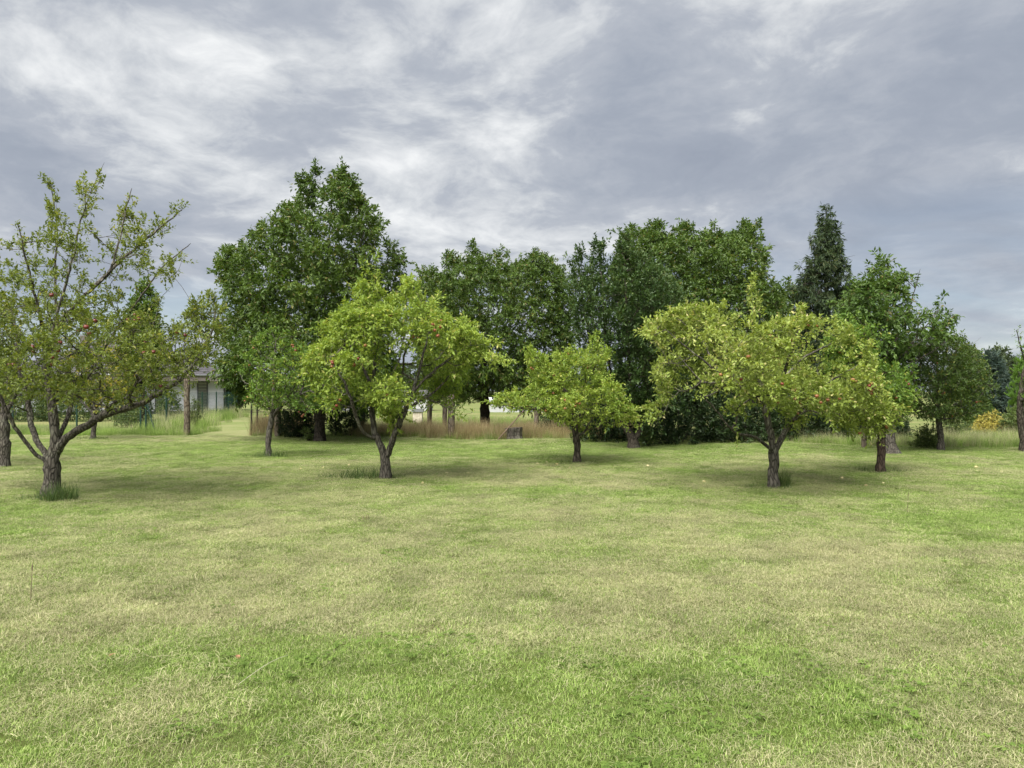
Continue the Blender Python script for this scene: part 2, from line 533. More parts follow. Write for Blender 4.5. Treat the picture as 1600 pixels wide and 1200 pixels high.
# mown path running away between the fences on the left
pa = [P(300, 684, 26.2), P(392, 684, 26.2), P(384, 655, 43), P(345, 655, 43)]
pa2 = [P(x, y, ground_D(y)) for x, y in ((302, 684), (398, 684), (392, 664), (385, 650), (382, 640), (350, 640), (344, 650), (330, 664))]
M['path'] = meadow_material('mown_path', (.11, .145, .045), (.19, .225, .08), (.23, .23, .11))
me = mesh_np('path', [(q[0], q[1], 0.02) for q in pa2], loops=(list(range(8))[::1], [8]), mat=M['path'])
tag(link(bpy.data.objects.new('path', me)), kind='structure')


# ------------------------------------------------------------------ grass as geometry-node instances of small tufts
def grass_material(name, tint=1.0, straw=False):
    m, nt, out = new_mat(name)
    a_r = N(nt, 'ShaderNodeAttribute', attribute_name='bl')
    a_k = N(nt, 'ShaderNodeAttribute', attribute_name='dry')
    a_h = N(nt, 'ShaderNodeAttribute', attribute_name='hay', attribute_type='INSTANCER')
    a_v = N(nt, 'ShaderNodeAttribute', attribute_name='tone', attribute_type='INSTANCER')
    g, d = grass_color(nt, a_r.outputs['Fac'], straw)
    thr = math_node(nt, 'MULTIPLY_ADD', a_h.outputs['Fac'], .9, -.2)
    sel = math_node(nt, 'MULTIPLY', math_node(nt, 'SUBTRACT', thr, a_k.outputs['Fac']), 5.0)
    sel = math_node(nt, 'ADD', sel, .5, clamp=True)
    col = mixrgb(nt, sel, g, d)
    vt = math_node(nt, 'MULTIPLY_ADD', a_v.outputs['Fac'], .7, .65 * tint)
    cc = N(nt, 'ShaderNodeCombineColor')
    for i in range(3):
        L(nt, vt, cc.inputs[i])
    col = mixrgb(nt, 1.0, col, cc.outputs[0], 'MULTIPLY')
    b = N(nt, 'ShaderNodeBsdfPrincipled', inp={'Roughness': 0.6, 'Specular IOR Level': 0.25})
    L(nt, col, b.inputs['Base Color'])
    tr = N(nt, 'ShaderNodeBsdfTranslucent')
    L(nt, col, tr.inputs[0])
    mx = N(nt, 'ShaderNodeMixShader')
    mx.inputs[0].default_value = .4
    L(nt, b.outputs[0], mx.inputs[1]); L(nt, tr.outputs[0], mx.inputs[2])
    L(nt, mx.outputs[0], out.inputs[0])
    return m


M['grass'] = grass_material('grass_blades')
M['straw_grass'] = grass_material('straw_blades', straw=True)


def blades(n, radius, hmin, hmax, width, lean, rng, flat=0.0, segs=2, dryfix=None):
    """n bent blades -> verts, faces, bl, dry"""
    k = segs
    a = rng.uniform(0, 2 * math.pi, n); rr = radius * np.sqrt(rng.uniform(0, 1, n))
    base = np.stack([rr * np.cos(a), rr * np.sin(a), np.full(n, -.005)], 1)
    h = rng.uniform(hmin, hmax, n)
    da = rng.uniform(0, 2 * math.pi, n)
    d = np.stack([np.cos(da), np.sin(da), np.zeros(n)], 1)
    side = np.stack([-np.sin(da), np.cos(da), np.zeros(n)], 1)
    ln = rng.uniform(.2, 1, n) * lean
    vs_, fs = [], []
    arch, lift = .012 * rng.uniform(0, 1, n) ** 2, rng.uniform(-.008, .010, n)
    for j in range(k + 1):
        t = j / k
        up = h * (t - .22 * ln * t * t) * (1 - flat)
        out_ = h * ln * t ** 1.6
        c = base + d * out_[:, None] + np.array([0, 0, 1.0]) * up[:, None]
        if flat:
            c[:, 2] += flat * (0.010 + arch * math.sin(math.pi * t) + lift * t)
        w = width * (1 - .92 * t) if not flat else width * (1 - .3 * t)
        vs_ += [c - side * w, c + side * w]
    V = np.stack(vs_, 1).reshape(-1, 3)
    b0 = np.arange(n)[:, None] * (2 * (k + 1))
    F = np.concatenate([np.stack([b0 + 2 * j, b0 + 2 * j + 1, b0 + 2 * j + 3, b0 + 2 * j + 2], -1).reshape(-1, 4) for j in range(k)])
    bl = np.repeat(rng.uniform(0, 1, n), 2 * (k + 1))
    dr = np.repeat(rng.uniform(0, 1, n) if dryfix is None else np.full(n, dryfix), 2 * (k + 1))
    return V, F, bl, dr


def weeds(n, radius, rng):
    """rosettes of broad leaves (plantain, clover) lying in the lawn"""
    V, F, bl, dr, c = [], [], [], [], 0
    for _ in range(n):
        a, r_ = rng.uniform(0, 6.28), radius * math.sqrt(rng.uniform())
        o = np.array([r_ * math.cos(a), r_ * math.sin(a), .012])
        m = rng.integers(4, 8)
        v0 = rng.uniform(.08, .42)
        for q in range(m):
            th = q / m * 6.28 + rng.uniform(-.3, .3)
            l, w = rng.uniform(.012, .028), rng.uniform(.005, .009)
            d = np.array([math.cos(th), math.sin(th), rng.uniform(.1, .4)]); d /= np.linalg.norm(d)
            s = np.array([-math.sin(th), math.cos(th), 0])
            V += [o, o + d * l * .5 + s * w, o + d * l - np.array([0, 0, .006]), o + d * l * .5 - s * w]
            F.append((c, c + 1, c + 2, c + 3)); c += 4
            bl += [v0] * 4; dr += [2.0] * 4
    return np.array(V), np.array(F), np.array(bl), np.array(dr)


def cat_geo(parts):
    V, F, A, B, o = [], [], [], [], 0
    for v, f, a, b in parts:
        V.append(v); F.append(f + o); A.append(a); B.append(b); o += len(v)
    return np.concatenate(V), np.concatenate(F), np.concatenate(A), np.concatenate(B)


def instancer(name, clumps, pos, cid, rot, scl, hay, tone, mat, label, cat):
    """one object: its mesh holds the tuft shapes and the loose points; nodes set a tuft on each point"""
    V, F, A, B, CI, o = [], [], [], [], [], 0
    for k, (v, f, a, b) in enumerate(clumps):
        V.append(v); F.append(f + o); A.append(a); B.append(b); CI.append(np.full(len(v), 100 + k)); o += len(v)
    n = len(pos)
    V = np.concatenate(V + [pos]); F = np.concatenate(F)
    z = np.zeros(o)
    ext = lambda a, fill=0.0: np.concatenate([np.full(o, fill), a]).astype(np.float32)
    at = {'cid': ('INT', 'POINT', np.concatenate(CI + [cid]).astype(np.int32)),
          'bl': ('FLOAT', 'POINT', np.concatenate(A + [np.zeros(n)]).astype(np.float32)),
          'dry': ('FLOAT', 'POINT', np.concatenate(B + [np.zeros(n)]).astype(np.float32)),
          'hay': ('FLOAT', 'POINT', ext(hay)), 'tone': ('FLOAT', 'POINT', ext(tone)), 'scl': ('FLOAT', 'POINT', ext(scl)),
          'rot': ('FLOAT_VECTOR', 'POINT', np.concatenate([np.zeros((o, 3)), rot]).astype(np.float32))}
    me = bpy.data.meshes.new(name)
    me.vertices.add(len(V)); me.vertices.foreach_set('co', V.astype(np.float32).ravel())
    me.loops.add(F.size); me.loops.foreach_set('vertex_index', F.astype(np.int32).ravel())
    me.polygons.add(len(F))
    me.polygons.foreach_set('loop_start', np.arange(0, F.size, 4, dtype=np.int32))
    me.polygons.foreach_set('loop_total', np.full(len(F), 4, np.int32))
    for k, (typ, dom, data) in at.items():
        a = me.attributes.new(k, typ, dom)
        a.data.foreach_set('vector' if typ == 'FLOAT_VECTOR' else 'value', data.ravel())
    me.update(calc_edges=True)
    me.materials.append(mat)
    ob = link(bpy.data.objects.new(name, me))
    ng = bpy.data.node_groups.new(name + '_nodes', 'GeometryNodeTree')
    ng.interface.new_socket('Geometry', in_out='INPUT', socket_type='NodeSocketGeometry')
    ng.interface.new_socket('Geometry', in_out='OUTPUT', socket_type='NodeSocketGeometry')
    gi, go = ng.nodes.new('NodeGroupInput'), ng.nodes.new('NodeGroupOutput')
    join = ng.nodes.new('GeometryNodeJoinGeometry')

    def named(nm, typ):
        q = ng.nodes.new('GeometryNodeInputNamedAttribute'); q.data_type = typ
        q.inputs['Name'].default_value = nm
        return q.outputs['Attribute']
    cidn, rotn, scln = named('cid', 'INT'), named('rot', 'FLOAT_VECTOR'), named('scl', 'FLOAT')
    e2r = ng.nodes.new('FunctionNodeEulerToRotation'); ng.links.new(rotn, e2r.inputs[0])

    def pick(val):
        cmp = ng.nodes.new('FunctionNodeCompare'); cmp.data_type = 'INT'; cmp.operation = 'EQUAL'
        ng.links.new(cidn, cmp.inputs[2]); cmp.inputs[3].default_value = val
        sg = ng.nodes.new('GeometryNodeSeparateGeometry'); sg.domain = 'POINT'
        ng.links.new(gi.outputs[0], sg.inputs[0]); ng.links.new(cmp.outputs[0], sg.inputs[1])
        return sg.outputs[0]
    for k in range(len(clumps)):
        iop = ng.nodes.new('GeometryNodeInstanceOnPoints')
        ng.links.new(pick(k), iop.inputs['Points']); ng.links.new(pick(100 + k), iop.inputs['Instance'])
        ng.links.new(e2r.outputs[0], iop.inputs['Rotation']); ng.links.new(scln, iop.inputs['Scale'])
        ng.links.new(iop.outputs[0], join.inputs[0])
    ng.links.new(join.outputs[0], go.inputs[0])
    md = ob.modifiers.new('tufts', 'NODES'); md.node_group = ng
    return tag(ob, label, cat, kind='stuff')


rg = np.random.default_rng(3)
cl_grass = [cat_geo([blades(430, .17, .009, .022, .0014, 1.6, rg), blades(40, .17, .02, .06, .0008, 1.2, rg, flat=.9, segs=3, dryfix=-1.0)]) for _ in range(4)]
cl_hay = [cat_geo([blades(170, .17, .025, .085, .0009, 1.0, rg, flat=.9, segs=3, dryfix=-1.0), blades(110, .17, .012, .030, .0015, 1.4, rg)]) for _ in range(3)]
cl_weed = [cat_geo([weeds(16, .17, rg), blades(120, .15, .015, .04, .0016, 1.0, rg)]) for _ in range(2)]
cl_tall = [cat_geo([blades(70, .10, .02, .055, .0016, 1.2, rg)]) for _ in range(2)]
clumps = cl_grass + cl_hay + cl_weed + cl_tall
step = .14
nxp = int(44 / step)
gx = np.arange(-22, 22, step); gy = np.arange(1.6, 27, step)
GX, GY = np.meshgrid(gx, gy)
g = np.stack([GX.ravel(), GY.ravel()], 1)
g += rg.uniform(-.09, .09, g.shape)
keep = (np.abs(g[:, 0]) < .74 * g[:, 1] + 2.2) & (g[:, 1] < lawn_far(g[:, 0]) - .1)
g = g[keep]
hy = hayness(g)
cid = rg.integers(0, 4, len(g))
extra = []
# hay laid over the grass where the ground is dry; weeds and longer tufts where it is green
for prob, lo, hi in ((np.clip(hy * 1.5 - .1, .12, 1), 4, 7), (np.clip(.16 - hy * .2, 0.01, 1) * (fbm(np.c_[g, g[:, 0] * 0], 1.3, 77, 2) > .5), 7, 9), (np.clip(.22 - hy * .25, 0.02, 1) * (fbm(np.c_[g, g[:, 0] * 0], .8, 55, 2) > .46), 9, 11)):
    s = rg.uniform(0, 1, len(g)) < prob
    e = g[s] + rg.uniform(-.1, .1, (s.sum(), 2))
    extra.append((e, rg.integers(lo, hi, len(e)), hy[s]))
pos = np.concatenate([g] + [e[0] for e in extra]); cid = np.concatenate([cid] + [e[1] for e in extra]); hyy = np.concatenate([hy] + [e[2] for e in extra])
zz_ = lawn_z(pos)
rot = np.stack([rg.normal(0, .07, len(pos)), rg.normal(0, .07, len(pos)), rg.uniform(0, 6.28, len(pos))], 1)
tone = np.clip(.5 + (fbm(np.c_[pos, pos[:, 0] * 0], 5.0, 31, 3) - .5) * 1.1 + rg.normal(0, .16, len(pos)), 0, 1)
instancer('lawn_grass', clumps, np.c_[pos, zz_], cid, rot, rg.uniform(.75, 1.3, len(pos)), hyy, tone, M['grass'],
          'short mown green grass with dry clippings covering the lawn', 'grass')


# ------------------------------------------------------------------ trees
def in_poly(x, y, poly):
    c = np.zeros(len(x), bool)
    j = len(poly) - 1
    for i in range(len(poly)):
        xi, yi = poly[i]; xj, yj = poly[j]
        if yi != yj:
            c ^= ((yi > y) != (yj > y)) & (x < (xj - xi) * (y - yi) / (yj - yi) + xi)
        j = i
    return c


def span_at(y, x, poly):
    xs = []
    j = len(poly) - 1
    for i in range(len(poly)):
        xi, yi = poly[i]; xj, yj = poly[j]
        if (yi > y) != (yj > y):
            xs.append((xj - xi) * (y - yi) / (yj - yi) + xi)
        j = i
    xs.sort()
    for a, b in zip(xs[::2], xs[1::2]):
        if a <= x <= b:
            return a, b
    return x - 1, x + 1


def crown_points(poly, D, n, rng, shell=.5, depth=1.0, clump=.0, clump_scale=1.3, seed=0):
    """points through the crown's volume: its outline seen from the front, about as deep as wide"""
    poly = [tuple(map(float, q)) for q in poly]
    xs, ys = [q[0] for q in poly], [q[1] for q in poly]
    out = []
    wmax = (max(xs) - min(xs)) / 2
    tries = 0
    while len(out) < n and tries < 60:
        tries += 1
        x = rng.uniform(min(xs), max(xs), 4 * n); y = rng.uniform(min(ys), max(ys), 4 * n)
        k = in_poly(x, y, poly)
        pts = []
        for a, b in zip(x[k], y[k]):
            l, r_ = span_at(b, a, poly)
            w, c = (r_ - l) / 2 + 1, (l + r_) / 2
            t = math.sqrt(max(0, 1 - ((a - c) / w) ** 2))
            u = rng.uniform(-1, 1)
            if rng.uniform() < shell:
                u = math.copysign(abs(u) ** .35, u)
            off = (1 - min(1, w / wmax)) * .55 * wmax * math.sin(a * .083 + seed * 1.7) * math.cos(b * .021 + seed)
            dd = (u * t * w + off) * depth * D / FPX
            pts.append(P(a, b, D + dd))
        if not pts:
            continue
        pts = np.array(pts)
        if clump > 0:
            nz = vnoise(pts, clump_scale, seed) * .7 + vnoise(pts, clump_scale * 2.3, seed + 5) * .3
            pts = pts[nz > clump]
        out += list(pts)
    out = np.array(out[:n])
    out[:, 2] = np.maximum(out[:, 2], .12)
    return out


def grow(limbs, pts, bf=.25, seg=.16, rng=R, sag=.0):
    """limbs: list of polylines (first starts at the ground). Connect every crown point to the
    growing skeleton at the least wire + path cost. Returns node positions, parents, tips."""
    pos, par, plen = [], [], []
    lmin = {}

    def add(p, pa):
        pos.append(p); par.append(pa)
        plen.append(0 if pa < 0 else plen[pa] + np.linalg.norm(p - pos[pa]))
        return len(pos) - 1
    for li, lb in enumerate(limbs):
        lb = np.asarray(lb, float)
        # smooth resample
        d = np.r_[0, np.cumsum(np.linalg.norm(np.diff(lb, axis=0), axis=1))]
        m = max(2, int(d[-1] / (seg * .6)) + 1)
        t = np.linspace(0, d[-1], m)
        q = np.stack([np.interp(t, d, lb[:, k]) for k in range(3)], 1)
        for _ in range(2):
            q[1:-1] = .25 * q[:-2] + .5 * q[1:-1] + .25 * q[2:]
        q[1:-1] += rng.normal(0, .006, q[1:-1].shape)
        if li == 0:
            last = add(q[0], -1)
        else:
            A = np.array(pos)
            last = int(np.argmin(np.linalg.norm(A - q[0], axis=1)))
        for vi, v in enumerate(q[1:]):
            last = add(v, last)
            if li > 0:
                lmin[last] = 1 - .8 * (vi + 1) / len(q)
    A = np.zeros((len(pos) + len(pts) * 14 + 10, 3)); Ln = np.zeros(len(A))
    n = len(pos); A[:n] = pos; Ln[:n] = plen
    zbase = limbs[0][0][2]
    trunk_free = pos[0][2] + .3
    d0 = np.array([np.min(np.linalg.norm(A[:n] - p, axis=1)) for p in pts])
    tips = []
    for i in np.argsort(d0):
        p = pts[i]
        dist = np.linalg.norm(A[:n] - p, axis=1)
        up = (A[:n, 2] - p[2])                       # prefer coming from below / inside
        cost = dist + bf * Ln[:n] + .35 * np.maximum(up, 0)
        j = int(np.argmin(cost))
        a = A[j].copy()
        m = max(1, min(12, int(dist[j] / seg + .5)))
        perp = rng.normal(0, 1, 3) * .05 * dist[j]
        perp[2] += -.06 * dist[j] + sag * dist[j]
        last = j
        for s in range(1, m + 1):
            t = s / m
            v = a * (1 - t) + p * t + perp * math.sin(math.pi * t)
            pos.append(v); par.append(last); plen.append(plen[last] + np.linalg.norm(v - pos[last]))
            A[n] = v; Ln[n] = plen[-1]
            last = n; n += 1
        tips.append(last)
    return np.array(pos), np.array(par), np.array(tips), lmin


def skeleton_mesh(pos, par, r_base, r_tip=.003, power=.5, flare=.45, thick=.028, lmin=None):
    n = len(pos)
    cnt = np.zeros(n)
    kids = [[] for _ in range(n)]
    for i in range(n):
        if par[i] >= 0:
            kids[par[i]].append(i)
    for i in range(n - 1, -1, -1):
        if not kids[i]:
            cnt[i] = 1
        if par[i] >= 0:
            cnt[par[i]] += cnt[i]
    rad = np.maximum(r_tip, r_base * (cnt / cnt[0]) ** power)
    for k, v in (lmin or {}).items():
        rad[k] = max(rad[k], v)
    chains = []
    stack = [(0, None)]
    while stack:
        i, pa = stack.pop()
        ch = [i] if pa is None else [pa, i]
        while kids[i]:
            ks = sorted(kids[i], key=lambda k: -cnt[k])
            for k in ks[1:]:
                stack.append((k, i))
            i = ks[0]
            ch.append(i)
        chains.append(ch)
    parts = {True: [[], [], 0], False: [[], [], 0]}
    for ci, ch in enumerate(chains):
        p = pos[ch].copy(); r = rad[ch].copy()
        if ci > 0:
            r[0] = min(r[0], r[1] * 1.35)
        else:
            hgt = p[:, 2] - p[0, 2]
            r = r * (1 + flare * np.exp(-hgt / .10)) * (1 + .06 * np.sin(hgt * 17))
            p[0, 2] -= .06
        # lighten resolution on thin chains
        mx = r[min(1, len(r) - 1)]
        if mx < .006 and len(p) > 3:
            sel = np.unique(np.r_[np.arange(0, len(p), 2), len(p) - 1]); p, r = p[sel], r[sel]
        sides = 12 if mx > .06 else 8 if mx > .03 else 5 if mx > .012 else 3
        r[-1] *= .5
        if len(p) < 2:
            continue
        v, f = tube_geo(p, r, sides, .07 if mx > .03 else 0)
        P_ = parts[bool(mx > thick)]
        P_[0].append(v); P_[1].append(f + P_[2]); P_[2] += len(v)
    return parts, rad, cnt


def shoots(pos, par, tips, rad, rng, outlines=None, jit=6.0, clump=None, per_tip=3, per_node=.35, length=(.10, .25), leaves=(5, 9), up=.35, spread=.9, thin=.012, leader=0.0, spray=.12):
    """leafy shoots: returns per-leaf positions, shoot directions and a per-shoot tone"""
    d = pos - pos[np.maximum(par, 0)]
    d = norm(d)
    starts = list(np.repeat(tips, per_tip))
    thin_nodes = np.nonzero((rad < thin))[0]
    k = rng.uniform(0, 1, len(thin_nodes)) < per_node
    starts = np.array(starts + list(thin_nodes[k]))
    if outlines:                                  # leaves keep to the crown: bare limbs stay bare below it
        q = pos[starts]
        x = 800 + q[:, 0] / q[:, 1] * FPX + rng.normal(0, jit, len(q)); y = HORIZ + (EYE - q[:, 2]) / q[:, 1] * FPX + rng.normal(0, jit, len(q))
        k = np.zeros(len(q), bool)
        for pl in outlines:
            k |= in_poly(x, y, pl)
        starts = starts[k]
    if clump and clump[0] > .3:                    # leave gaps between the leafy clumps along the branches too
        nz = vnoise(pos[starts], clump[1], clump[2]) * .7 + vnoise(pos[starts], clump[1] * 2.3, clump[2] + 5) * .3
        starts = starts[nz > clump[0] - .05 + rng.normal(0, .03, len(starts))]
    n0 = len(starts)
    if leader:
        tp = pos[tips]
        top = []
        for i_ in range(len(tp)):
            dz = tp[:, 2] - tp[i_, 2]; dh = np.hypot(tp[:, 0] - tp[i_, 0], tp[:, 1] - tp[i_, 1])
            if not np.any((dz > .12) & (dh < leader * .9)):
                top.append(tips[i_])
        starts = np.concatenate([starts, np.repeat(np.array(top, int), 2)])
        # sprays: longer shoots breaking the outline all round the crown
        cc = tp.mean(0)
        qn = np.linalg.norm((tp - cc) / (tp.std(0) + 1e-6), axis=1)
        outer = tips[qn > np.quantile(qn, .68)]
        n1 = len(starts)
        starts = np.concatenate([starts, rng.choice(outer, int(spray * len(tips)))])
    n = len(starts)
    o = pos[starts]
    dir_ = norm(d[starts] * .6 + rng.normal(0, 1, (n, 3)) * spread * .6 + np.array([0, 0, up]))
    ln = rng.uniform(length[0], length[1], n)
    m = rng.integers(leaves[0], leaves[1] + 1, n)
    if leader:
        dir_[n0:] = norm(np.array([0, 0, 1.0]) + rng.normal(0, .28, (n - n0, 3)))
        ln[n0:] = leader * rng.uniform(.5, 1.25, n - n0)
        dir_[n1:] = norm(norm(pos[starts[n1:]] - cc) + rng.normal(0, .35, (n - n1, 3)) + np.array([0, 0, .25]))
        ln[n1:] = leader * rng.uniform(1.0, 2.2, n - n1)
        m[n0:] = (ln[n0:] / leader * rng.uniform(7, 11, n - n0)).astype(int) + 3
    si = np.repeat(np.arange(n), m)
    t = np.concatenate([np.linspace(.15, 1, q) for q in m])
    bend = np.array([0, 0, -.18]) * (t ** 2)[:, None] * ln[si][:, None]
    lp = o[si] + dir_[si] * (t * ln[si])[:, None] + bend
    if outlines:
        x = 800 + lp[:, 0] / lp[:, 1] * FPX + rng.normal(0, 6, n)[si]; y = HORIZ + (EYE - lp[:, 2]) / lp[:, 1] * FPX + rng.normal(0, 6, n)[si]
        k = si >= n0
        for pl in outlines:
            k |= in_poly(x, y, pl)
        lp, si, t = lp[k], si[k], t[k]
    tw = (o, o + dir_ * ln[:, None] + np.array([0, 0, -.18]) * ln[:, None])
    has = np.bincount(si, minlength=n) > 2
    tw = (tw[0][has], tw[1][has])
    return lp, dir_[si], si, tw, t


def leaf_mesh(name, lp, ldir, si, rng, mat, size=(.05, .08), wid=.5, droop=.25, upn=.9, simple=False, tone_scale=.9, seed=0, spread=.9, tscale2=0.):
    n = len(lp)
    az = norm(ldir + rng.normal(0, 1, (n, 3)) * spread + np.array([0, 0, -droop]))
    nn = np.array([0, 0, upn]) + rng.normal(0, .45, (n, 3))
    nn = norm(nn - az * np.sum(nn * az, 1)[:, None])
    sd = np.cross(az, nn)
    ll = rng.uniform(size[0], size[1], n)[:, None]
    w = ll * wid * rng.uniform(.8, 1.15, (n, 1))
    lp = lp + az * ll * .12
    if simple:
        V = np.stack([lp, lp + az * ll * .45 + sd * w * .5 + nn * w * .12, lp + az * ll - nn * ll * .10, lp + az * ll * .45 - sd * w * .5 + nn * w * .12], 1)
        F = np.stack([np.arange(n) * 4 + k for k in (0, 1, 2)] , 1)
        F2 = np.stack([np.arange(n) * 4 + k for k in (0, 2, 3)], 1)
        F = np.concatenate([F, F2]); kk = 4
    else:
        V = np.stack([lp, lp + az * ll * .28 + sd * w * .44 + nn * w * .13, lp + az * ll * .68 + sd * w * .38 + nn * w * .06 - nn * ll * .04, lp + az * ll - nn * ll * .16,
                      lp + az * ll * .68 - sd * w * .38 + nn * w * .06 - nn * ll * .04, lp + az * ll * .28 - sd * w * .44 + nn * w * .13], 1)
        b = np.arange(n) * 6
        F = np.concatenate([np.stack([b, b + 1, b + 2, b + 3], 1), np.stack([b, b + 3, b + 4, b + 5], 1)]); kk = 6
    sh = rng.uniform(0, 1, si.max() + 1)[si]
    tone = .5 + (vnoise(lp, tone_scale, seed) - .5) * .5 + (sh - .5) * .32 + rng.normal(0, .13, n)
    hi = rng.uniform(0, 1, n) < .03
    tone[hi] = 1.0
    tone = np.clip(tone, 0, 1)
    return mesh_np(name, V.reshape(-1, 3), F, mat=mat, attrs={'var': ('FLOAT', 'POINT', np.repeat(tone, kk).astype(np.float32))})


def twig_geo(tw, r=.0022):
    a, b = tw
    n = len(a)
    d = norm(b - a)
    s = norm(np.cross(d, np.array([.31, .22, .92]))); u = np.cross(d, s)
    V = np.stack([a + s * r, a - s * r * .5 + u * r * .87, a - s * r * .5 - u * r * .87, b], 1).reshape(-1, 3)
    i = np.arange(n) * 4
    F = np.concatenate([np.stack([i, i + 1, i + 3], 1), np.stack([i + 1, i + 2, i + 3], 1), np.stack([i + 2, i, i + 3], 1)])
    return V, F


def apple_mesh(name, mat):
    seg, rings = 10, 7
    V, F = [], []
    for j in range(rings + 1):
        th = math.pi * j / rings
        rr = math.sin(th) * (1 + .08 * math.cos(th))
        z = math.cos(th) * .92
        z -= .22 * math.exp(-(th / .45) ** 2) - .12 * math.exp(-((math.pi - th) / .4) ** 2)
        for i in range(seg):
            a = i / seg * 2 * math.pi
            V.append((rr * math.cos(a), rr * math.sin(a), z))
    for j in range(rings):
        for i in range(seg):
            F.append((j * seg + i, j * seg + (i + 1) % seg, (j + 1) * seg + (i + 1) % seg, (j + 1) * seg + i))
    b = len(V)
    for k, (x, z) in enumerate(((0, .65), (.08, 1.25))):                   # stalk
        for i in range(3):
            V.append((x + .05 * math.cos(i * 2.1), .05 * math.sin(i * 2.1), z))
    for i in range(3):
        F.append((b + i, b + (i + 1) % 3, b + 3 + (i + 1) % 3, b + 3 + i))
    me = bpy.data.meshes.new(name)
    me.from_pydata(V, [], F)
    me.materials.append(mat)
    me.polygons.foreach_set('use_smooth', [True] * len(me.polygons))
    me.update()
    return me


APPLE = {k: apple_mesh('apple_' + k, M[k]) for k in ('apple_red', 'apple_orange', 'apple_pale')}


def shrunk(poly, k):
    c = np.mean(np.array(poly, float), 0)
    return [tuple(c + (np.array(q, float) - c) * k) for q in poly]


def tree(name, label, base, limbs_px, outline, npts, r_base, leaf, bark, seed, D=None, cat='tree', group=None, apples=0, apple='apple_orange',
         shell=.5, depth=1.0, clump=.42, clump_scale=1.3, bf=.22, sag=0, power=.5, per_tip=3, per_node=.35, slen=(.10, .25), leaves=(5, 9), up=.35,
         lsize=(.05, .08), wid=.5, droop=.25, upn=.9, simple=False, lspread=.9, seg=.16, r_tip=.003, twigs=True, tone_scale=.9, extra=None, sspread=.9,
         crown_name='crown', flare=.45, leader=.0, points=None, shrink=1.0, limb_min=.40):
    rng = np.random.default_rng(seed)
    D = D or ground_D(base[1])
    root = P(base[0], base[1], D)
    root[2] = 0.03
    outline = shrunk(outline, shrink)
    amp = .35 * (max(q[0] for q in outline) - min(q[0] for q in outline)) / 2 * D / FPX
    limbs = []
    for li, lb in enumerate(limbs_px):
        ph = rng.uniform(-1, 1)
        pts = []
        for k, q in enumerate(lb):
            dd = q[2] if len(q) > 2 else (0 if li == 0 else amp * ph * (k / max(1, len(lb) - 1)))
            pts.append(P(q[0], q[1], D + dd))
        limbs.append(np.array(pts))
    limbs[0][0] = root
    cp = points if points is not None else crown_points(outline, D, npts, rng, shell, depth, clump, clump_scale, seed)
    if extra:
        for poly, m, dd in extra:
            cp = np.concatenate([cp, crown_points(poly, D + dd, m, rng, shell, depth, 0, clump_scale, seed)])
    pos, par, tips, lmin = grow(limbs, cp, bf, seg, rng, sag)
    parts, rad, cnt = skeleton_mesh(pos, par, r_base, r_tip, power, flare, lmin={k: v * limb_min * r_base for k, v in lmin.items()})
    lp, ld, si, tw, t = shoots(pos, par, tips, rad, rng, [outline] + [e[0] for e in (extra or [])], 4.0, (clump, clump_scale, seed), per_tip, per_node, slen, leaves, up, sspread, leader=leader)
    t0 = thing(name, root - np.array([0, 0, .03]), label, cat, group)
    org = np.array(t0.location)
    if parts[True][0]:
        me = mesh_np('trunk', np.concatenate(parts[True][0]) - org, np.concatenate(parts[True][1]), mat=M[bark], smooth=True)
        link(bpy.data.objects.new('trunk', me), t0)
    v, f = [], []
    o = 0
    if parts[False][0]:
        bv = np.concatenate(parts[False][0]); bf_ = np.concatenate(parts[False][1])
        fl, ct = [bf_.ravel()], [np.full(len(bf_), 4)]
        v.append(bv); o = len(bv)
    else:
        fl, ct = [], []
    if twigs:
        tv, tf = twig_geo(tw)
        v.append(tv); fl.append((tf + o).ravel()); ct.append(np.full(len(tf), 3))
    if v:
        me = mesh_np('branches', np.concatenate(v) - org, loops=(np.concatenate(fl), np.concatenate(ct)), mat=M[bark], smooth=False)
        link(bpy.data.objects.new('branches', me), t0)
    me = leaf_mesh(crown_name, lp - org, ld, si, rng, M[leaf], lsize, wid, droop, upn, simple, tone_scale, seed, lspread)
    link(bpy.data.objects.new(crown_name, me), t0)
    if apples:
        # fruit hangs in the outer, camera-side and lower parts of the crown as often as elsewhere
        ends = tw[0] * .6 + tw[1] * .4
        sc = rng.uniform(0, 1, len(ends)) - .05 * (ends[:, 1] - D)
        ids = np.argsort(-sc)[:apples * 3]
        rng.shuffle(ids)
        picks = []
        for q in ids:
            for _ in range(int(rng.choice([1, 1, 2, 3]))):
                picks.append((q, rng.normal(0, .05, 3) * (len(picks) > 0)))
        for q, dv in picks[:apples]:
            a = bpy.data.objects.new('apple', APPLE[apple])
            r_ = rng.uniform(.023, .033)
            a.scale = (r_, r_, r_)
            a.rotation_euler = (rng.uniform(-.5, .5), rng.uniform(-.5, .5), rng.uniform(0, 6.28))
            a.location = ends[q] - org + np.array([0, -.03, -.05]) + dv
            link(a, t0)
    return t0


APG = None
CH = dict(limb_min=.22, lsize=(.10, .15), wid=.44, droop=.75, upn=.45, per_tip=4, per_node=.8, slen=(.18, .45), leaves=(8, 12), power=.62, r_tip=.0025, simple=True, clump=.36, leader=.26, shrink=.97, clump_scale=.8, seg=.25, tone_scale=.7, lspread=.6)

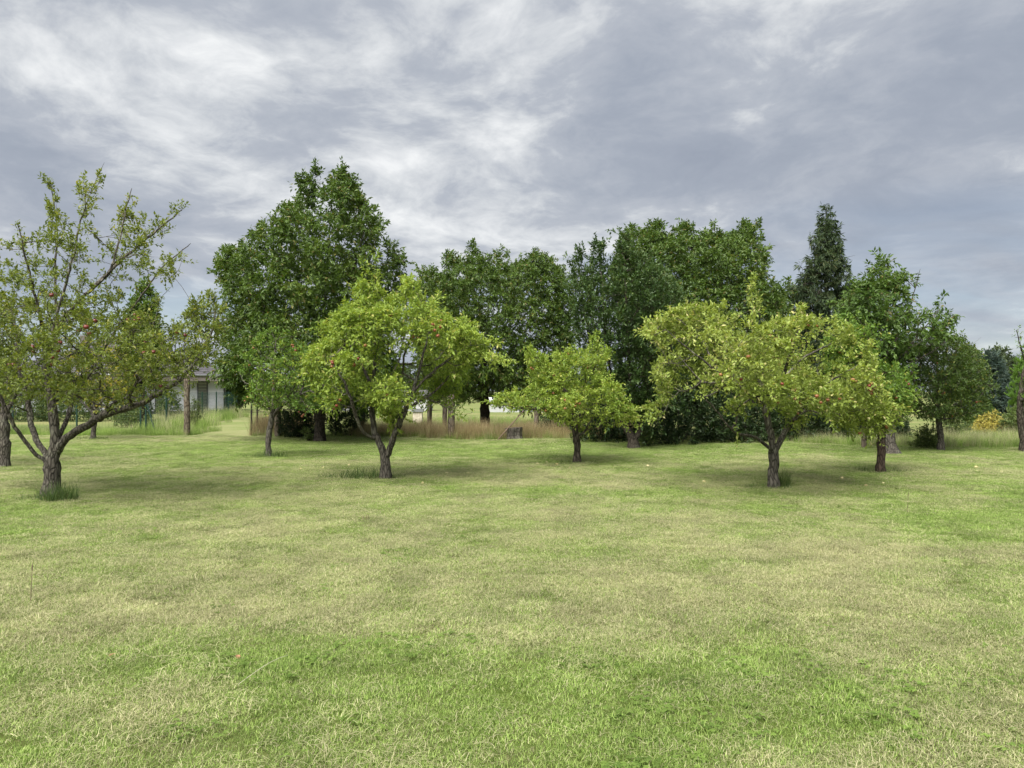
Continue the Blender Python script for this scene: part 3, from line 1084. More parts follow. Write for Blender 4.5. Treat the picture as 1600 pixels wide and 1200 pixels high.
# --- front row of apple trees
tree('apple_tree', 'large open apple tree with dark red apples and a trunk forking low, leftmost in front', (82, 780),
     [[(82, 780), (80, 745), (82, 722), (87, 690), (84, 645), (75, 600), (72, 565), (82, 520), (97, 465), (115, 400), (125, 345), (145, 292), (163, 254)],
      [(80, 728, 0), (52, 706, -.1), (26, 672, -.25), (10, 640, -.4), (-8, 600, -.5), (-25, 540, -.6), (-30, 460, -.7)],
      [(78, 720, 0), (57, 690, .2), (48, 660, .45), (44, 630, .6), (30, 570, .9), (20, 480, 1.2)],
      [(87, 710, 0), (98, 690, -.05), (112, 678, -.1), (140, 662, -.2), (163, 646, -.3), (190, 641, -.35), (220, 632, -.4), (245, 616, -.4), (280, 595, -.4), (305, 565, -.4), (332, 520, -.35), (338, 480, -.3)],
      [(88, 690, 0), (104, 660, .3), (112, 625, .6), (150, 570, .9), (178, 520, 1.1), (230, 450, 1.2), (252, 418, 1.2), (298, 380, 1.2)],
      [(80, 530, 0), (105, 490, -.4), (140, 455, -.6), (172, 425, -.6), (186, 380, -.5), (196, 330, -.4), (206, 294, -.4)],
      [(140, 455, -.6), (180, 415, -.4), (230, 372, -.1), (284, 328, .1)],
      [(73, 590, 0), (90, 520, .4), (86, 430, .6), (90, 360, .6), (80, 290, .5)],
      [(75, 560, 0), (60, 480, -.4), (42, 410, -.7), (28, 350, -.8)]],
     [(-70, 420), (-20, 372), (20, 385), (28, 346), (48, 372), (74, 368), (76, 290), (90, 290), (97, 340), (112, 335), (125, 282), (162, 252), (152, 300), (143, 345), (150, 362), (176, 372), (186, 330), (202, 292), (210, 300), (212, 350),
      (240, 345), (288, 325), (262, 362), (232, 390), (240, 425), (262, 402), (300, 380), (280, 420), (268, 460), (262, 500), (282, 508), (300, 492), (330, 458), (346, 490), (346, 540), (330, 572), (308, 592), (280, 612), (222, 622),
      (175, 632), (140, 628), (112, 640), (60, 625), (20, 640), (-50, 630), (-80, 540)],
     640, .115, 'apple_olive', 'bark_grey', 101, apples=26, limb_min=.27, apple='apple_red', leader=.16, clump=.40, clump_scale=1.7, per_tip=2, per_node=.7, slen=(.08, .2), leaves=(7, 10), lsize=(.038, .068), simple=True, shell=.35, seg=.14, sspread=.8, power=.55, r_tip=.003,
     extra=[([(-60, 480), (20, 470), (80, 480), (160, 470), (240, 500), (300, 540), (320, 560), (280, 605), (200, 622), (120, 630), (40, 620), (-40, 620)], 600, 0), ([(262, 500), (330, 458), (348, 490), (346, 545), (310, 592), (270, 600)], 120, -.3), ([(150, 590), (210, 560), (300, 550), (335, 540), (300, 600), (230, 630), (170, 645)], 130, -.4)])

tree('apple_tree', 'apple tree at the left edge with only its grey trunk and some branches showing', (6, 733),
     [[(6, 733), (8, 700), (5, 660), (0, 620), (-15, 580), (-30, 520)], [(2, 650), (-40, 600), (-80, 540)], [(5, 660), (25, 610), (40, 560)]],
     [(-150, 520), (-90, 470), (-30, 450), (15, 455), (30, 500), (45, 560), (30, 610), (-20, 625), (-90, 630), (-150, 600)],
     200, .10, 'apple_yellow', 'bark_grey', 102, apples=14, apple='apple_orange', lsize=(.055, .085))

tree('apple_tree', 'small apple tree with a thin knotty trunk and orange apples before the big cherry', (421, 716),
     [[(421, 716), (419, 695), (421, 670), (427, 640), (428, 600), (428, 560), (432, 530)], [(425, 650), (450, 625), (485, 610)], [(426, 645), (408, 620), (390, 600)]],
     [(372, 580), (390, 545), (400, 530), (430, 513), (458, 522), (480, 545), (502, 570), (522, 605), (512, 640), (480, 648), (440, 636), (420, 650), (398, 640), (384, 612)],
     360, .066, 'apple_mid', 'bark_grey', 103, apples=20, leader=.14, per_node=.8, simple=True, lsize=(.05, .078), clump=.40)

tree('apple_tree', 'bright green apple tree with a V-forked trunk and orange apples, left of centre', (601, 752),
     [[(601, 752), (603, 735), (602, 716), (592, 692), (583, 668), (581, 640), (583, 600), (586, 550), (590, 490), (586, 420)],
      [(604, 716, 0), (613, 692, -.1), (619, 670, -.2), (634, 640, -.3), (645, 612, -.4), (668, 588, -.5), (700, 562, -.6), (735, 540, -.6)],
      [(588, 686, 0), (571, 681, -.2), (560, 662, -.35), (553, 640, -.5), (540, 600, -.7), (515, 560, -.8)],
      [(582, 645, 0), (597, 622, .4), (625, 560, .8), (640, 480, 1.0)],
      [(583, 610, 0), (560, 560, .5), (530, 510, .9)],
      [(645, 612, -.4), (660, 560, -.2), (675, 500, .1)]],
     [(468, 570), (500, 535), (494, 497), (520, 485), (545, 468), (562, 440), (590, 450), (610, 462), (626, 432), (650, 448), (672, 474), (692, 460), (702, 488), (735, 506), (752, 526), (748, 556), (728, 580), (738, 600), (744, 640),
      (716, 650), (682, 636), (645, 640), (612, 668), (596, 650), (562, 632), (532, 628), (512, 640), (506, 620), (480, 600)],
     950, .086, 'apple_bright', 'bark_grey', 104, apples=34, power=.56, leader=.16, lsize=(.045, .092), wid=.44, droop=.7, clump=.51, clump_scale=1.45, shrink=.97, per_tip=4, per_node=.85, simple=True,
     extra=[([(570, 446), (574, 404), (588, 402), (598, 446)], 9, 0), ([(744, 534), (788, 528), (788, 574), (764, 590), (746, 560)], 16, -.3), ([(500, 640), (512, 600), (540, 610), (530, 650)], 10, -.5), ([(690, 630), (740, 620), (745, 645), (715, 652)], 10, -.4)])

tree('apple_tree', 'small compact green apple tree with a straight trunk in the middle of the lawn', (901, 726),
     [[(901, 726), (902, 700), (899, 672), (897, 645), (893, 610), (890, 570)], [(898, 660, 0), (870, 648, -.2), (845, 640, -.4), (815, 638, -.5), (780, 632, -.6)], [(898, 655, 0), (930, 630, .3), (965, 625, .5), (990, 645, .5)],
      [(896, 630), (920, 590), (945, 545)], [(895, 620), (860, 590), (835, 560)]],
     [(818, 560), (826, 545), (850, 552), (872, 555), (890, 546), (920, 552), (928, 522), (936, 522), (940, 545), (955, 538), (948, 580), (966, 600), (985, 630), (998, 656), (976, 668), (926, 664), (906, 688), (890, 672), (842, 646), (800, 640), (768, 640), (770, 626), (800, 612), (828, 608)],
     560, .072, 'apple_bright', 'bark_brown', 105, apples=14, lsize=(.05, .08), clump=.44, clump_scale=1.6, shrink=.96, leader=.16, per_node=.9, per_tip=4, power=.56, simple=True)

tree('apple_tree', 'broad yellow-green apple tree with a low grey side limb, largest right of centre', (1208, 766),
     [[(1208, 766), (1208, 735), (1210, 708), (1206, 690), (1200, 660), (1195, 634), (1193, 605), (1190, 560), (1195, 500)],
      [(1206, 706, 0), (1196, 694, -.1), (1182, 683, -.25), (1165, 680, -.4), (1150, 678, -.5), (1138, 668, -.6), (1128, 652, -.7), (1100, 620, -.9)],
      [(1195, 634, 0), (1180, 620, -.1), (1164, 610, -.3), (1120, 580, -.6), (1070, 540, -.7), (1040, 515, -.7)],
      [(1196, 634, 0), (1214, 614, .2), (1222, 592, .4), (1250, 562, .7), (1290, 540, .9), (1330, 525, 1.0)],
      [(1210, 706, 0), (1219, 690, .15), (1228, 668, .3), (1262, 635, .6), (1310, 610, .8), (1370, 620, .9)],
      [(1193, 605, 0), (1150, 550, .6), (1110, 510, 1.0)],
      [(1222, 592, .4), (1240, 540, -.2), (1255, 490, -.6)],
      [(1228, 668, .3), (1290, 600, -.5), (1340, 570, -.9)]],
     [(1008, 515), (1034, 500), (1060, 480), (1100, 482), (1130, 478), (1160, 482), (1200, 474), (1250, 476), (1272, 500), (1320, 505), (1365, 540), (1376, 580), (1396, 625), (1408, 644), (1382, 656), (1366, 690), (1332, 682), (1300, 655),
      (1262, 650), (1252, 678), (1232, 670), (1222, 645), (1180, 632), (1152, 662), (1132, 648), (1098, 636), (1062, 612), (1030, 640), (1004, 660), (1024, 600), (1014, 580), (1032, 550), (1012, 532)],
     1150, .080, 'apple_yellow', 'bark_grey', 106, apples=40, power=.56, leader=.16, lsize=(.040, .080), clump=.51, clump_scale=1.45, shrink=.97, per_tip=4, per_node=.85, up=.5, simple=True,
     extra=[([(1162, 484), (1168, 446), (1182, 438), (1192, 480)], 9, .3), ([(1006, 515), (1034, 496), (1044, 520), (1020, 535)], 8, -.3), ([(1004, 664), (1030, 630), (1050, 640), (1020, 672)], 8, -.2), ([(1380, 640), (1412, 640), (1404, 660), (1370, 700), (1350, 690)], 14, -.2)])

tree('apple_tree', 'mid green apple tree with a dark reddish trunk half hidden behind the broad yellow-green one', (1377, 741),
     [[(1377, 741), (1376, 710), (1378, 680), (1374, 650), (1366, 600), (1360, 550), (1350, 500)], [(1377, 672, 0), (1400, 640, .3), (1425, 600, .5)], [(1375, 660, 0), (1340, 630, .4), (1310, 590, .7)]],
     [(1288, 540), (1310, 500), (1330, 478), (1345, 500), (1382, 510), (1420, 548), (1436, 600), (1420, 650), (1392, 672), (1345, 680), (1310, 660), (1290, 610)],
     520, .075, 'apple_mid', 'bark_red', 107, apples=18, lsize=(.055, .085), per_node=.6, simple=True)

# --- second row
tree('pear_tree', 'tall narrow dark green fruit tree with many upright shoots and a forked trunk', (990, 703),
     [[(990, 703), (990, 686), (978, 670), (967, 645), (955, 590), (945, 520), (942, 440)],
      [(991, 688, 0), (1003, 668, .2), (1010, 640, .3), (1015, 560, .4), (1020, 480, .3), (1005, 400, .2)], [(978, 670, 0), (985, 600, -.4), (980, 500, -.5), (975, 400, -.5)], [(967, 645, 0), (930, 580, .4), (912, 480, .5), (903, 405, .5)],
      [(1010, 640, .3), (1045, 580, -.3), (1055, 500, -.3)]],
     [(892, 430), (900, 395), (908, 395), (916, 430), (930, 384), (944, 380), (950, 425), (970, 372), (982, 372), (1000, 400), (1040, 425), (1068, 470), (1072, 560), (1055, 625), (1012, 655), (960, 650), (918, 600), (896, 520)],
     1250, .14, 'pear', 'bark_brown', 108, lsize=(.07, .11), wid=.5, droop=.1, up=.9, slen=(.2, .45), leaves=(8, 12), simple=True, clump=.15, per_tip=3, per_node=.6, power=.6, seg=.22, sspread=.5, leader=.3)

tree('cherry_tree', 'tallest dark green cherry tree with a broad pyramidal crown, left of centre', (500, 692),
     [[(500, 692), (500, 670), (499, 640), (502, 580), (506, 500), (512, 420), (516, 340), (520, 280)], [(501, 610, 0), (450, 540, -1), (390, 460, -1.5)], [(502, 590, 0), (560, 510, .8), (600, 410, 1)], [(504, 550, 0), (460, 460, 1.2), (430, 360, 1.5)],
      [(505, 530, 0), (550, 430, -1), (575, 340, -1.2)], [(502, 600, 0), (420, 580, .8), (360, 540, 1)], [(502, 600, 0), (580, 560, -1), (625, 500, -1.2)]],
     [(334, 402), (346, 384), (380, 388), (395, 352), (420, 342), (445, 320), (466, 308), (464, 276), (478, 284), (486, 258), (498, 262), (502, 292), (516, 284), (526, 264), (546, 256), (558, 270), (564, 300), (572, 324), (588, 322), (598, 350), (594, 385), (600, 430), (606, 470), (620, 520), (630, 590),
      (610, 630), (560, 650), (500, 640), (450, 640), (410, 636), (388, 628), (378, 590), (352, 570), (336, 530), (346, 480), (336, 430)],
     1650, .16, 'cherry', 'bark_dark', 109, **CH, extra=[([(596, 440), (604, 382), (626, 392), (634, 430), (640, 470), (610, 480)], 55, .4), ([(338, 556), (380, 566), (398, 628), (368, 612), (344, 592)], 60, 0)])

tree('cherry_tree', 'dark green cherry tree standing behind the leaning pole in the centre', (758, 676),
     [[(758, 676), (758, 655), (757, 630), (756, 580), (762, 500), (768, 430), (760, 390)], [(757, 610, 0), (710, 540, -.8), (680, 440, -1)], [(757, 600, 0), (820, 520, .8), (860, 420, 1)], [(758, 560, 0), (720, 470, 1), (715, 400, 1.2)], [(760, 540, 0), (810, 450, -1), (805, 410, -1)]],
     [(640, 470), (656, 418), (680, 422), (704, 395), (712, 384), (720, 420), (734, 380), (744, 378), (752, 405), (770, 402), (784, 386), (796, 412), (828, 398), (850, 388), (868, 414), (888, 424), (900, 470), (904, 560), (890, 625), (850, 650), (810, 640), (770, 628), (720, 632), (672, 618), (646, 560)],
     1700, .19, 'cherry', 'bark_dark', 110, **{**CH, 'clump': .2})

tree('cherry_tree', 'wide dark green cherry tree rising behind the dark shrubs, right of centre', (1095, 684),
     [[(1095, 684), (1093, 660), (1094, 610), (1090, 540), (1085, 460), (1080, 390)], [(1094, 600, 0), (1040, 520, -1), (1000, 400, -1)], [(1094, 590, 0), (1150, 500, 1), (1180, 390, 1)], [(1092, 560, 0), (1050, 450, 1.2), (1030, 370, 1.4)], [(1091, 540, 0), (1130, 440, -1), (1125, 380, -1)], [(1094, 600), (1180, 550), (1215, 480)]],
     [(955, 430), (972, 366), (984, 352), (1000, 368), (1018, 348), (1028, 346), (1042, 370), (1066, 350), (1080, 352), (1088, 375), (1108, 352), (1120, 352), (1134, 378), (1160, 352), (1184, 350), (1192, 372), (1206, 415), (1194, 440), (1218, 445), (1236, 480), (1240, 560), (1190, 615), (1090, 640), (1010, 600), (964, 500)],
     1850, .17, 'cherry', 'bark_dark', 111, **{**CH, 'clump': .22})

tree('cherry_tree', 'light green cherry tree with airy top beside the tall conifer', (1393, 712),
     [[(1393, 712), (1390, 690), (1388, 650), (1385, 590), (1384, 520), (1388, 450), (1388, 400)], [(1386, 600, 0), (1350, 540, .5), (1330, 470, .6)], [(1386, 590, 0), (1430, 530, -.5), (1470, 480, -.6)], [(1385, 560), (1420, 490), (1438, 420)], [(1386, 580), (1440, 560), (1485, 530)]],
     [(1304, 490), (1330, 440), (1352, 438), (1366, 425), (1380, 396), (1390, 396), (1392, 425), (1404, 412), (1410, 430), (1422, 430), (1434, 412), (1444, 416), (1444, 442), (1452, 458), (1470, 462), (1486, 472), (1478, 492), (1496, 510), (1482, 532), (1440, 552), (1400, 600), (1340, 590), (1310, 550)],
     360, .13, 'cherry_light', 'bark_grey', 112, flare=1.3, **{**CH, 'clump': .46, 'clump_scale': 1.3, 'per_node': .4, 'lsize': (.09, .14)})

tree('apple_tree', 'dark green rounded apple tree on a bare straight trunk near the right edge', (1471, 706),
     [[(1471, 706), (1470, 685), (1467, 660), (1466, 620), (1464, 570), (1462, 530)], [(1467, 655, 0), (1430, 620, -.4), (1405, 590, -.5)], [(1467, 650, 0), (1510, 620, .4), (1540, 600, .5)], [(1466, 620), (1490, 560), (1500, 525)]],
     [(1382, 600), (1396, 556), (1424, 530), (1460, 520), (1500, 528), (1528, 552), (1550, 582), (1560, 608), (1544, 640), (1518, 652), (1500, 662), (1430, 654), (1388, 640)],
     1000, .078, 'apple_dark', 'bark_grey', 113, apples=14, lsize=(.055, .08), clump=.26, per_node=.8, simple=True,
     extra=[([(1488, 532), (1500, 515), (1512, 522), (1500, 545)], 3, 0), ([(1510, 545), (1532, 524), (1536, 528), (1518, 552)], 3, 0)])

tree('apple_tree', 'apple tree cut by the right edge with thin twigs against the sky', (1600, 708),
     [[(1600, 708), (1598, 680), (1594, 640), (1594, 610), (1602, 570), (1615, 530)], [(1594, 615), (1640, 570), (1680, 540)], [(1602, 570, 0), (1596, 545, -.2), (1588, 516, -.3)]],
     [(1583, 520), (1590, 510), (1600, 530), (1640, 480), (1700, 490), (1740, 560), (1720, 630), (1650, 650), (1605, 640), (1590, 620), (1600, 570), (1592, 548)],
     230, .09, 'apple_mid', 'bark_brown', 114, apples=10, limb_min=.15, per_node=.6, simple=True, clump=.3)

tree('apple_tree', 'yellow-green apple tree with a slim trunk, seen through the leftmost tree', (145, 688),
     [[(145, 688), (147, 670), (148, 650), (146, 620), (142, 580), (140, 540)], [(148, 648), (120, 620), (100, 590)], [(147, 640), (175, 610), (195, 580)]],
     [(88, 600), (100, 555), (130, 528), (165, 524), (195, 545), (212, 590), (200, 630), (165, 644), (120, 640), (95, 630)],
     210, .075, 'gold', 'bark_grey', 115, apples=0, lsize=(.07, .10), simple=True)

# --- conifers
def conifer_skeleton(poly, D, xc, ytop, ybot, n, rng, droop=10, per=9):
    limbs, pts = [[(xc, ybot + 30), (xc, (ytop + ybot) / 2), (xc, ytop + 4)]], []
    for k in range(n):
        y = ytop + 6 + (ybot - ytop) * (k / n) ** .9
        l, r_ = span_at(min(y, ybot - 2), xc, poly)
        ph = k * 2.39996 + rng.uniform(-.3, .3)
        w = (r_ - xc if math.cos(ph) > 0 else xc - l)
        e = w * rng.uniform(.72, 1.15)
        q = [(xc, y + 4, 0)]
        for t in (.35, .7, 1.0):
            q.append((xc + e * math.cos(ph) * t, y - 5 * math.sin(t * 2.2) + droop * t * t * w / 50, e * math.sin(ph) * t * D / FPX))
        limbs.append(q)
        a, b = np.array([P(u, v, D + d) for u, v, d in q[1:3]]), P(q[3][0], q[3][1], D + q[3][2])
        for m in range(max(3, int(per * w / 40))):
            t = rng.uniform(.15, 1)
            c = (a[0] * (1 - t * 2) + a[1] * t * 2) if t < .5 else (a[1] * (2 - 2 * t) + b * (2 * t - 1))
            pts.append(c + rng.normal(0, 1, 3) * np.array([.16, .16, .07]) * (.4 + w / 50))
    return limbs, np.array(pts)


pl_ = [(1290, 312), (1296, 330), (1308, 340), (1306, 352), (1320, 364), (1316, 388), (1332, 402), (1328, 430), (1342, 450), (1338, 490), (1352, 540), (1356, 640), (1234, 640), (1232, 540), (1246, 495), (1228, 440), (1250, 430), (1248, 404), (1266, 396), (1262, 366), (1276, 358), (1276, 338), (1284, 332)]
lm_, pt_ = conifer_skeleton(pl_, 29.0, 1291, 318, 640, 100, np.random.default_rng(8), per=12)
tree('conifer', 'tall dark conifer with a pointed top behind the light green cherry', (1292, 680), lm_, pl_, 0, .16, 'conifer', 'bark_dark', 120, D=29.0, points=pt_, limb_min=.05,
     lsize=(.13, .22), wid=.24, droop=.5, upn=.5, simple=True, per_tip=4, per_node=.3, slen=(.10, .28), leaves=(8, 12), seg=.25, bf=.1, up=-.25, lspread=.5, r_tip=.0025)
tree('conifer', 'bright green dense conical conifer at the right edge', (1625, 672),
     [[(1625, 672), (1625, 620), (1625, 560), (1624, 500)]],
     [(1624, 490), (1604, 530), (1586, 575), (1576, 620), (1574, 655), (1590, 664), (1660, 664), (1676, 650), (1668, 580), (1646, 530)],
     520, .09, 'thuja', 'bark_brown', 121, D=31.0, lsize=(.10, .17), wid=.3, droop=-.6, upn=.3, simple=True, per_tip=4, per_node=.2, slen=(.10, .25), leaves=(7, 11), clump=0, seg=.25, bf=.9, up=.8, lspread=.4)
tree('conifer', 'blue-grey spruce in the background beside the dark rounded apple tree', (1548, 652),
     [[(1548, 652), (1548, 620), (1548, 580), (1546, 548)]],
     [(1546, 545), (1534, 560), (1522, 600), (1512, 640), (1520, 650), (1580, 650), (1584, 630), (1574, 590), (1560, 560)],
     420, .12, 'spruce', 'bark_dark', 122, D=46.0, lsize=(.22, .36), wid=.25, droop=.2, upn=.5, simple=True, per_tip=4, per_node=.2, slen=(.2, .5), leaves=(6, 9), clump=.1, seg=.35, bf=.9, up=0, lspread=.5)

# --- trees and shrubs closing the background
BG = dict(simple=True, twigs=False, clump=.25, seg=.35, per_tip=4, per_node=.3, slen=(.2, .5), leaves=(6, 9), lsize=(.16, .26), wid=.55)
tree('broadleaf_tree', 'dark green tree beside the tiled roof of the white house', (222, 655), [[(222, 655), (222, 610), (221, 540), (220, 480)]],
     [(185, 560), (196, 500), (206, 462), (222, 436), (240, 452), (250, 500), (254, 560), (235, 610), (200, 610)], 330, .14, 'cherry', 'bark_dark', 130, D=40, **BG)
for k, (x, y, r_, h, D_, lab, lf) in enumerate((
        (1512, 655, 34, 118, 52, 'green tree filling the gap left of the blue-grey spruce', 'apple_dark'),
        (1562, 650, 40, 112, 60, 'grey-green tree behind the blue-grey spruce', 'far_leaf'),
        (1596, 648, 40, 92, 64, 'grey-green tree left behind the bright green conifer', 'far_leaf'),
        (1528, 652, 30, 100, 56, 'green tree close left of the blue-grey spruce', 'apple_dark'),
        (1236, 676, 46, 245, 31, 'green tree standing between the wide cherry and the tall conifer', 'cherry'),
        (366, 640, 16, 42, 66, 'small dark tree beyond the mown path end', 'far_leaf'),
        (20, 645, 60, 85, 56, 'dark broad tree far behind the leftmost apple tree', 'apple_dark'),
        (-60, 645, 60, 110, 60, 'tall background tree beyond the left edge', 'apple_dark'),
        (1690, 650, 60, 130, 56, 'background tree beyond the right edge', 'far_leaf'))):
    o_ = [(x - r_, y - h * .45), (x - r_ * .75, y - h * .75), (x - r_ * .3, y - h * .93), (x, y - h), (x + r_ * .35, y - h * .9), (x + r_ * .8, y - h * .72), (x + r_, y - h * .4), (x + r_ * .7, y - h * .12), (x - r_ * .7, y - h * .12)]
    tree('broadleaf_tree', lab, (x, y), [[(x, y), (x + 1, y - h * .4), (x, y - h * .85)]], o_, 260, .12, lf, 'bark_dark', 140 + k, D=D_, **{**BG, 'lsize': (.2, .34) if D_ > 45 else (.12, .2)})
hl = ['far low tree on the horizon, ' + s for s in ('left of the white house', 'behind the white house', 'right of the white house', 'behind the small knotty apple tree', 'left of the centre cherry', 'behind the centre cherry', 'behind the tall narrow fruit tree', 'behind the wide cherry',
                                                   'behind the tall conifer', 'behind the blue-grey spruce', 'beyond the bright green conifer')]
for k, x in enumerate((60, 190, 372, 470, 640, 770, 930, 1100, 1300, 1500, 1640)):
    D_ = 105 + 9 * (k % 4)
    y = HORIZ + EYE * FPX / D_
    r_, h = 55 + 10 * (k % 3), (38 if k in (2, 3) else 52 + 7 * (k % 3))
    o_ = [(x - r_, y - h * .4), (x - r_ * .75, y - h * .8), (x - r_ * .3, y - h * .85), (x, y - h), (x + r_ * .35, y - h * .9), (x + r_ * .8, y - h * .75), (x + r_, y - h * .35), (x + r_ * .8, y - 2), (x - r_ * .8, y - 2)]
    tree('broadleaf_tree', hl[k], (x, y), [[(x, y), (x + 1, y - h * .4), (x, y - h * .8)]], o_, 200, .16, 'far_leaf', 'bark_dark', 160 + k, D=D_, group='far trees on the horizon', **{**BG, 'lsize': (.4, .7), 'slen': (.4, .9), 'seg': .8})


def shrub(name, label, x, y, w, h, D, leaf, seed, n=260, lsize=(.06, .10), stems=5, apples=0, group=None, cat='shrub', top=None, **kw):
    limbs = []
    rng = np.random.default_rng(seed)
    limbs.append([(x, y), (x + 1, y - h * .3), (x + rng.uniform(-.2, .2) * w, y - h * .85)])
    for k in range(stems):
        s = (k + .5) / stems * 2 - 1
        limbs.append([(x + s * 3, y - 1), (x + s * w * .25, y - h * .35), (x + s * w * .4, y - h * .75)])
    if top is None:
        o_ = [(x - w * .45, y - 1), (x - w * .5, y - h * .35), (x - w * .42, y - h * .7), (x - w * .2, y - h * .9), (x, y - h), (x + w * .22, y - h * .92), (x + w * .44, y - h * .68), (x + w * .5, y - h * .3), (x + w * .44, y - 1)]
    else:
        o_ = top
    d = dict(limb_min=.3, simple=True, clump=.15, clump_scale=2.0, seg=.2, per_tip=3, per_node=.3, slen=(.12, .3), leaves=(6, 9), lsize=lsize, wid=.55, flare=.1, up=.3)
    d.update(kw)
    return tree(name, label, (x, y), limbs, o_, n, .035, leaf, 'bark_dark', seed, D=D, cat=cat, group=group, crown_name='foliage', apples=apples, **d)


# dark shrub belt behind the lawn
for k, (x, y, w, h, lab) in enumerate((
        (945, 694, 110, 105, 'dark shrub behind the compact middle apple tree'),
        (1060, 698, 130, 120, 'dark shrub right of the forked narrow fruit tree trunk'),
        (1150, 697, 120, 100, 'dark shrub behind the low grey side limb of the broad apple tree'),
        (1245, 694, 110, 90, 'dark shrub behind the trunk of the broad yellow-green apple tree'),
        (1325, 694, 90, 85, 'dark shrub behind the hanging right branches of the broad apple tree'))):
    shrub('dark_shrub', lab, x, y, w, h, ground_D(y) + .9 + .2 * k, 'shrub_dark', 200 + k, n=360, group='dark shrubs behind the lawn', lsize=(.07, .11), clump=.05)
for k, (x, y, w, h, D_, lab) in enumerate((
        (1010, 684, 170, 130, 27.0, 'dark bush in the second rank behind the narrow fruit tree'), (1200, 684, 190, 130, 27.5, 'dark bush in the second rank behind the broad apple tree'), (1330, 682, 130, 120, 28.0, 'dark bush in the second rank below the tall conifer'))):
    shrub('dark_shrub', lab, x, y, w, h, D_, 'shrub_dark', 210 + k, n=420, group='dark shrubs behind the lawn', lsize=(.09, .14), clump=0)
shrub('dark_shrub', 'dark shrub left of the big cherry trunk by the fence', 465, 688, 66, 66, 25.6, 'shrub_dark', 220, n=260, clump=.05)
shrub('dark_shrub', 'dark narrow-based shrub right of the big cherry trunk', 540, 687, 80, 62, 26.2, 'shrub_dark', 221, n=260, clump=.05,
      top=[(520, 686), (508, 660), (500, 640), (505, 625), (560, 622), (578, 640), (572, 662), (552, 680), (545, 686)])
shrub('dark_shrub', 'dark shrub at the foot of the post right of the stump', 868, 686, 60, 46, 25.8, 'shrub_dark', 222, n=160, clump=.05)
shrub('evergreen_shrub', 'dark green rounded evergreen between the cherry trunk and the rough grass', 1402, 698, 44, 62, 24.0, 'shrub_dark', 223, n=220, lsize=(.05, .08), clump=0)
shrub('leafy_shrub', 'small light green bush left of the dark apple tree trunk', 1448, 705, 46, 42, 20.8, 'shrub', 224, n=110, lsize=(.05, .08), clump=.2)
shrub('leafy_shrub', 'green sapling bush right behind the dark apple tree trunk', 1487, 690, 34, 52, 26, 'shrub', 225, n=110)
shrub('leafy_shrub', 'low clipped round green bush in the background garden', 1510, 684, 44, 22, 31, 'shrub', 226, n=140, lsize=(.05, .08), clump=0)
shrub('yellow_shrub', 'bright yellow leaved bush in the background garden', 1550, 688, 62, 44, 27.5, 'yellow', 227, n=170, lsize=(.06, .09), clump=0)
shrub('leafy_shrub', 'broad arching green bush beside the yellow one', 1590, 690, 64, 54, 27, 'shrub', 228, n=240, clump=.1)
shrub('leafy_shrub', 'dark bush behind the yellow one', 1535, 672, 60, 40, 38, 'apple_dark', 229, n=200, clump=.05, lsize=(.08, .12))
shrub('leafy_shrub', 'green bush in the rough grass by the fence strut', 205, 672, 60, 36, 30.5, 'shrub', 230, n=120)
shrub('leafy_shrub', 'tall grey-green weedy bush beside the wooden post', 304, 668, 26, 50, 32.0, 'shrub', 231, n=110, wid=.3, up=.8)
shrub('leafy_shrub', 'low green shoots growing at the forked trunk base', 1012, 702, 22, 40, 21.3, 'shrub', 232, n=40, up=.8)
shrub('leafy_shrub', 'small sprouting shoots at the big cherry trunk base', 484, 692, 24, 22, 23.6, 'shrub', 233, n=26, up=.6)
shrub('leafy_shrub', 'green hedge bush beyond the fence left of the house', 110, 660, 110, 56, 41, 'shrub', 234, n=340, lsize=(.09, .13), clump=.05)
shrub('leafy_shrub', 'green hedge bush beyond the fence behind the leftmost trunk', 30, 660, 110, 62, 41, 'shrub', 236, n=340, lsize=(.09, .13), clump=.05)
shrub('leafy_shrub', 'green bush before the white house wall left of the wooden post', 262, 652, 46, 44, 46, 'shrub', 237, n=150, lsize=(.09, .13), clump=.1)
shrub('leafy_shrub', 'green hedge bush beyond the fence under the dark tree by the house', 200, 659, 80, 60, 42, 'shrub', 235, n=300, lsize=(.09, .13), clump=.05)

# ------------------------------------------------------------------ rough and dry grass belts beyond the lawn
cl_rough = [cat_geo([blades(80, .22, .18, .50, .0035, .55, rg, segs=3)]) for _ in range(3)]
cl_dry = [cat_geo([blades(80, .22, .25, .75, .0030, .50, rg, segs=3, dryfix=-1.0), blades(30, .22, .15, .4, .004, .6, rg, segs=3)]) for _ in range(3)]


def belt(name, label, fn, n, hayv, sc=(.6, 1.2), mat='grass'):
    p = fn(n)
    ci = np.where(rg.uniform(0, 1, len(p)) < hayv, rg.integers(3, 6, len(p)), rg.integers(0, 3, len(p)))
    rt = np.stack([rg.normal(0, .1, len(p)), rg.normal(0, .1, len(p)), rg.uniform(0, 6.28, len(p))], 1)
    tn = np.clip(.45 + (fbm(np.c_[p, p[:, 0] * 0], .8, 12, 3) - .5) * 1.2, 0, 1)
    instancer(name, cl_rough + cl_dry, np.c_[p, np.full(len(p), .0)], ci, rt, rg.uniform(sc[0], sc[1], len(p)), np.full(len(p), hayv * .7), tn, M[mat], label, 'grass')


def strip(x0, x1, d0, d1):
    def f(n):
        x = rg.uniform(x0, x1, n)
        return np.stack([x, lawn_far(x) + d0 + (d1 - d0) * rg.uniform(0, 1, n) ** 1.3 + .35 * (fbm(np.stack([x, x * 0, x * 0], 1), 1.1, 40, 3) - .5)], 1)
    return f


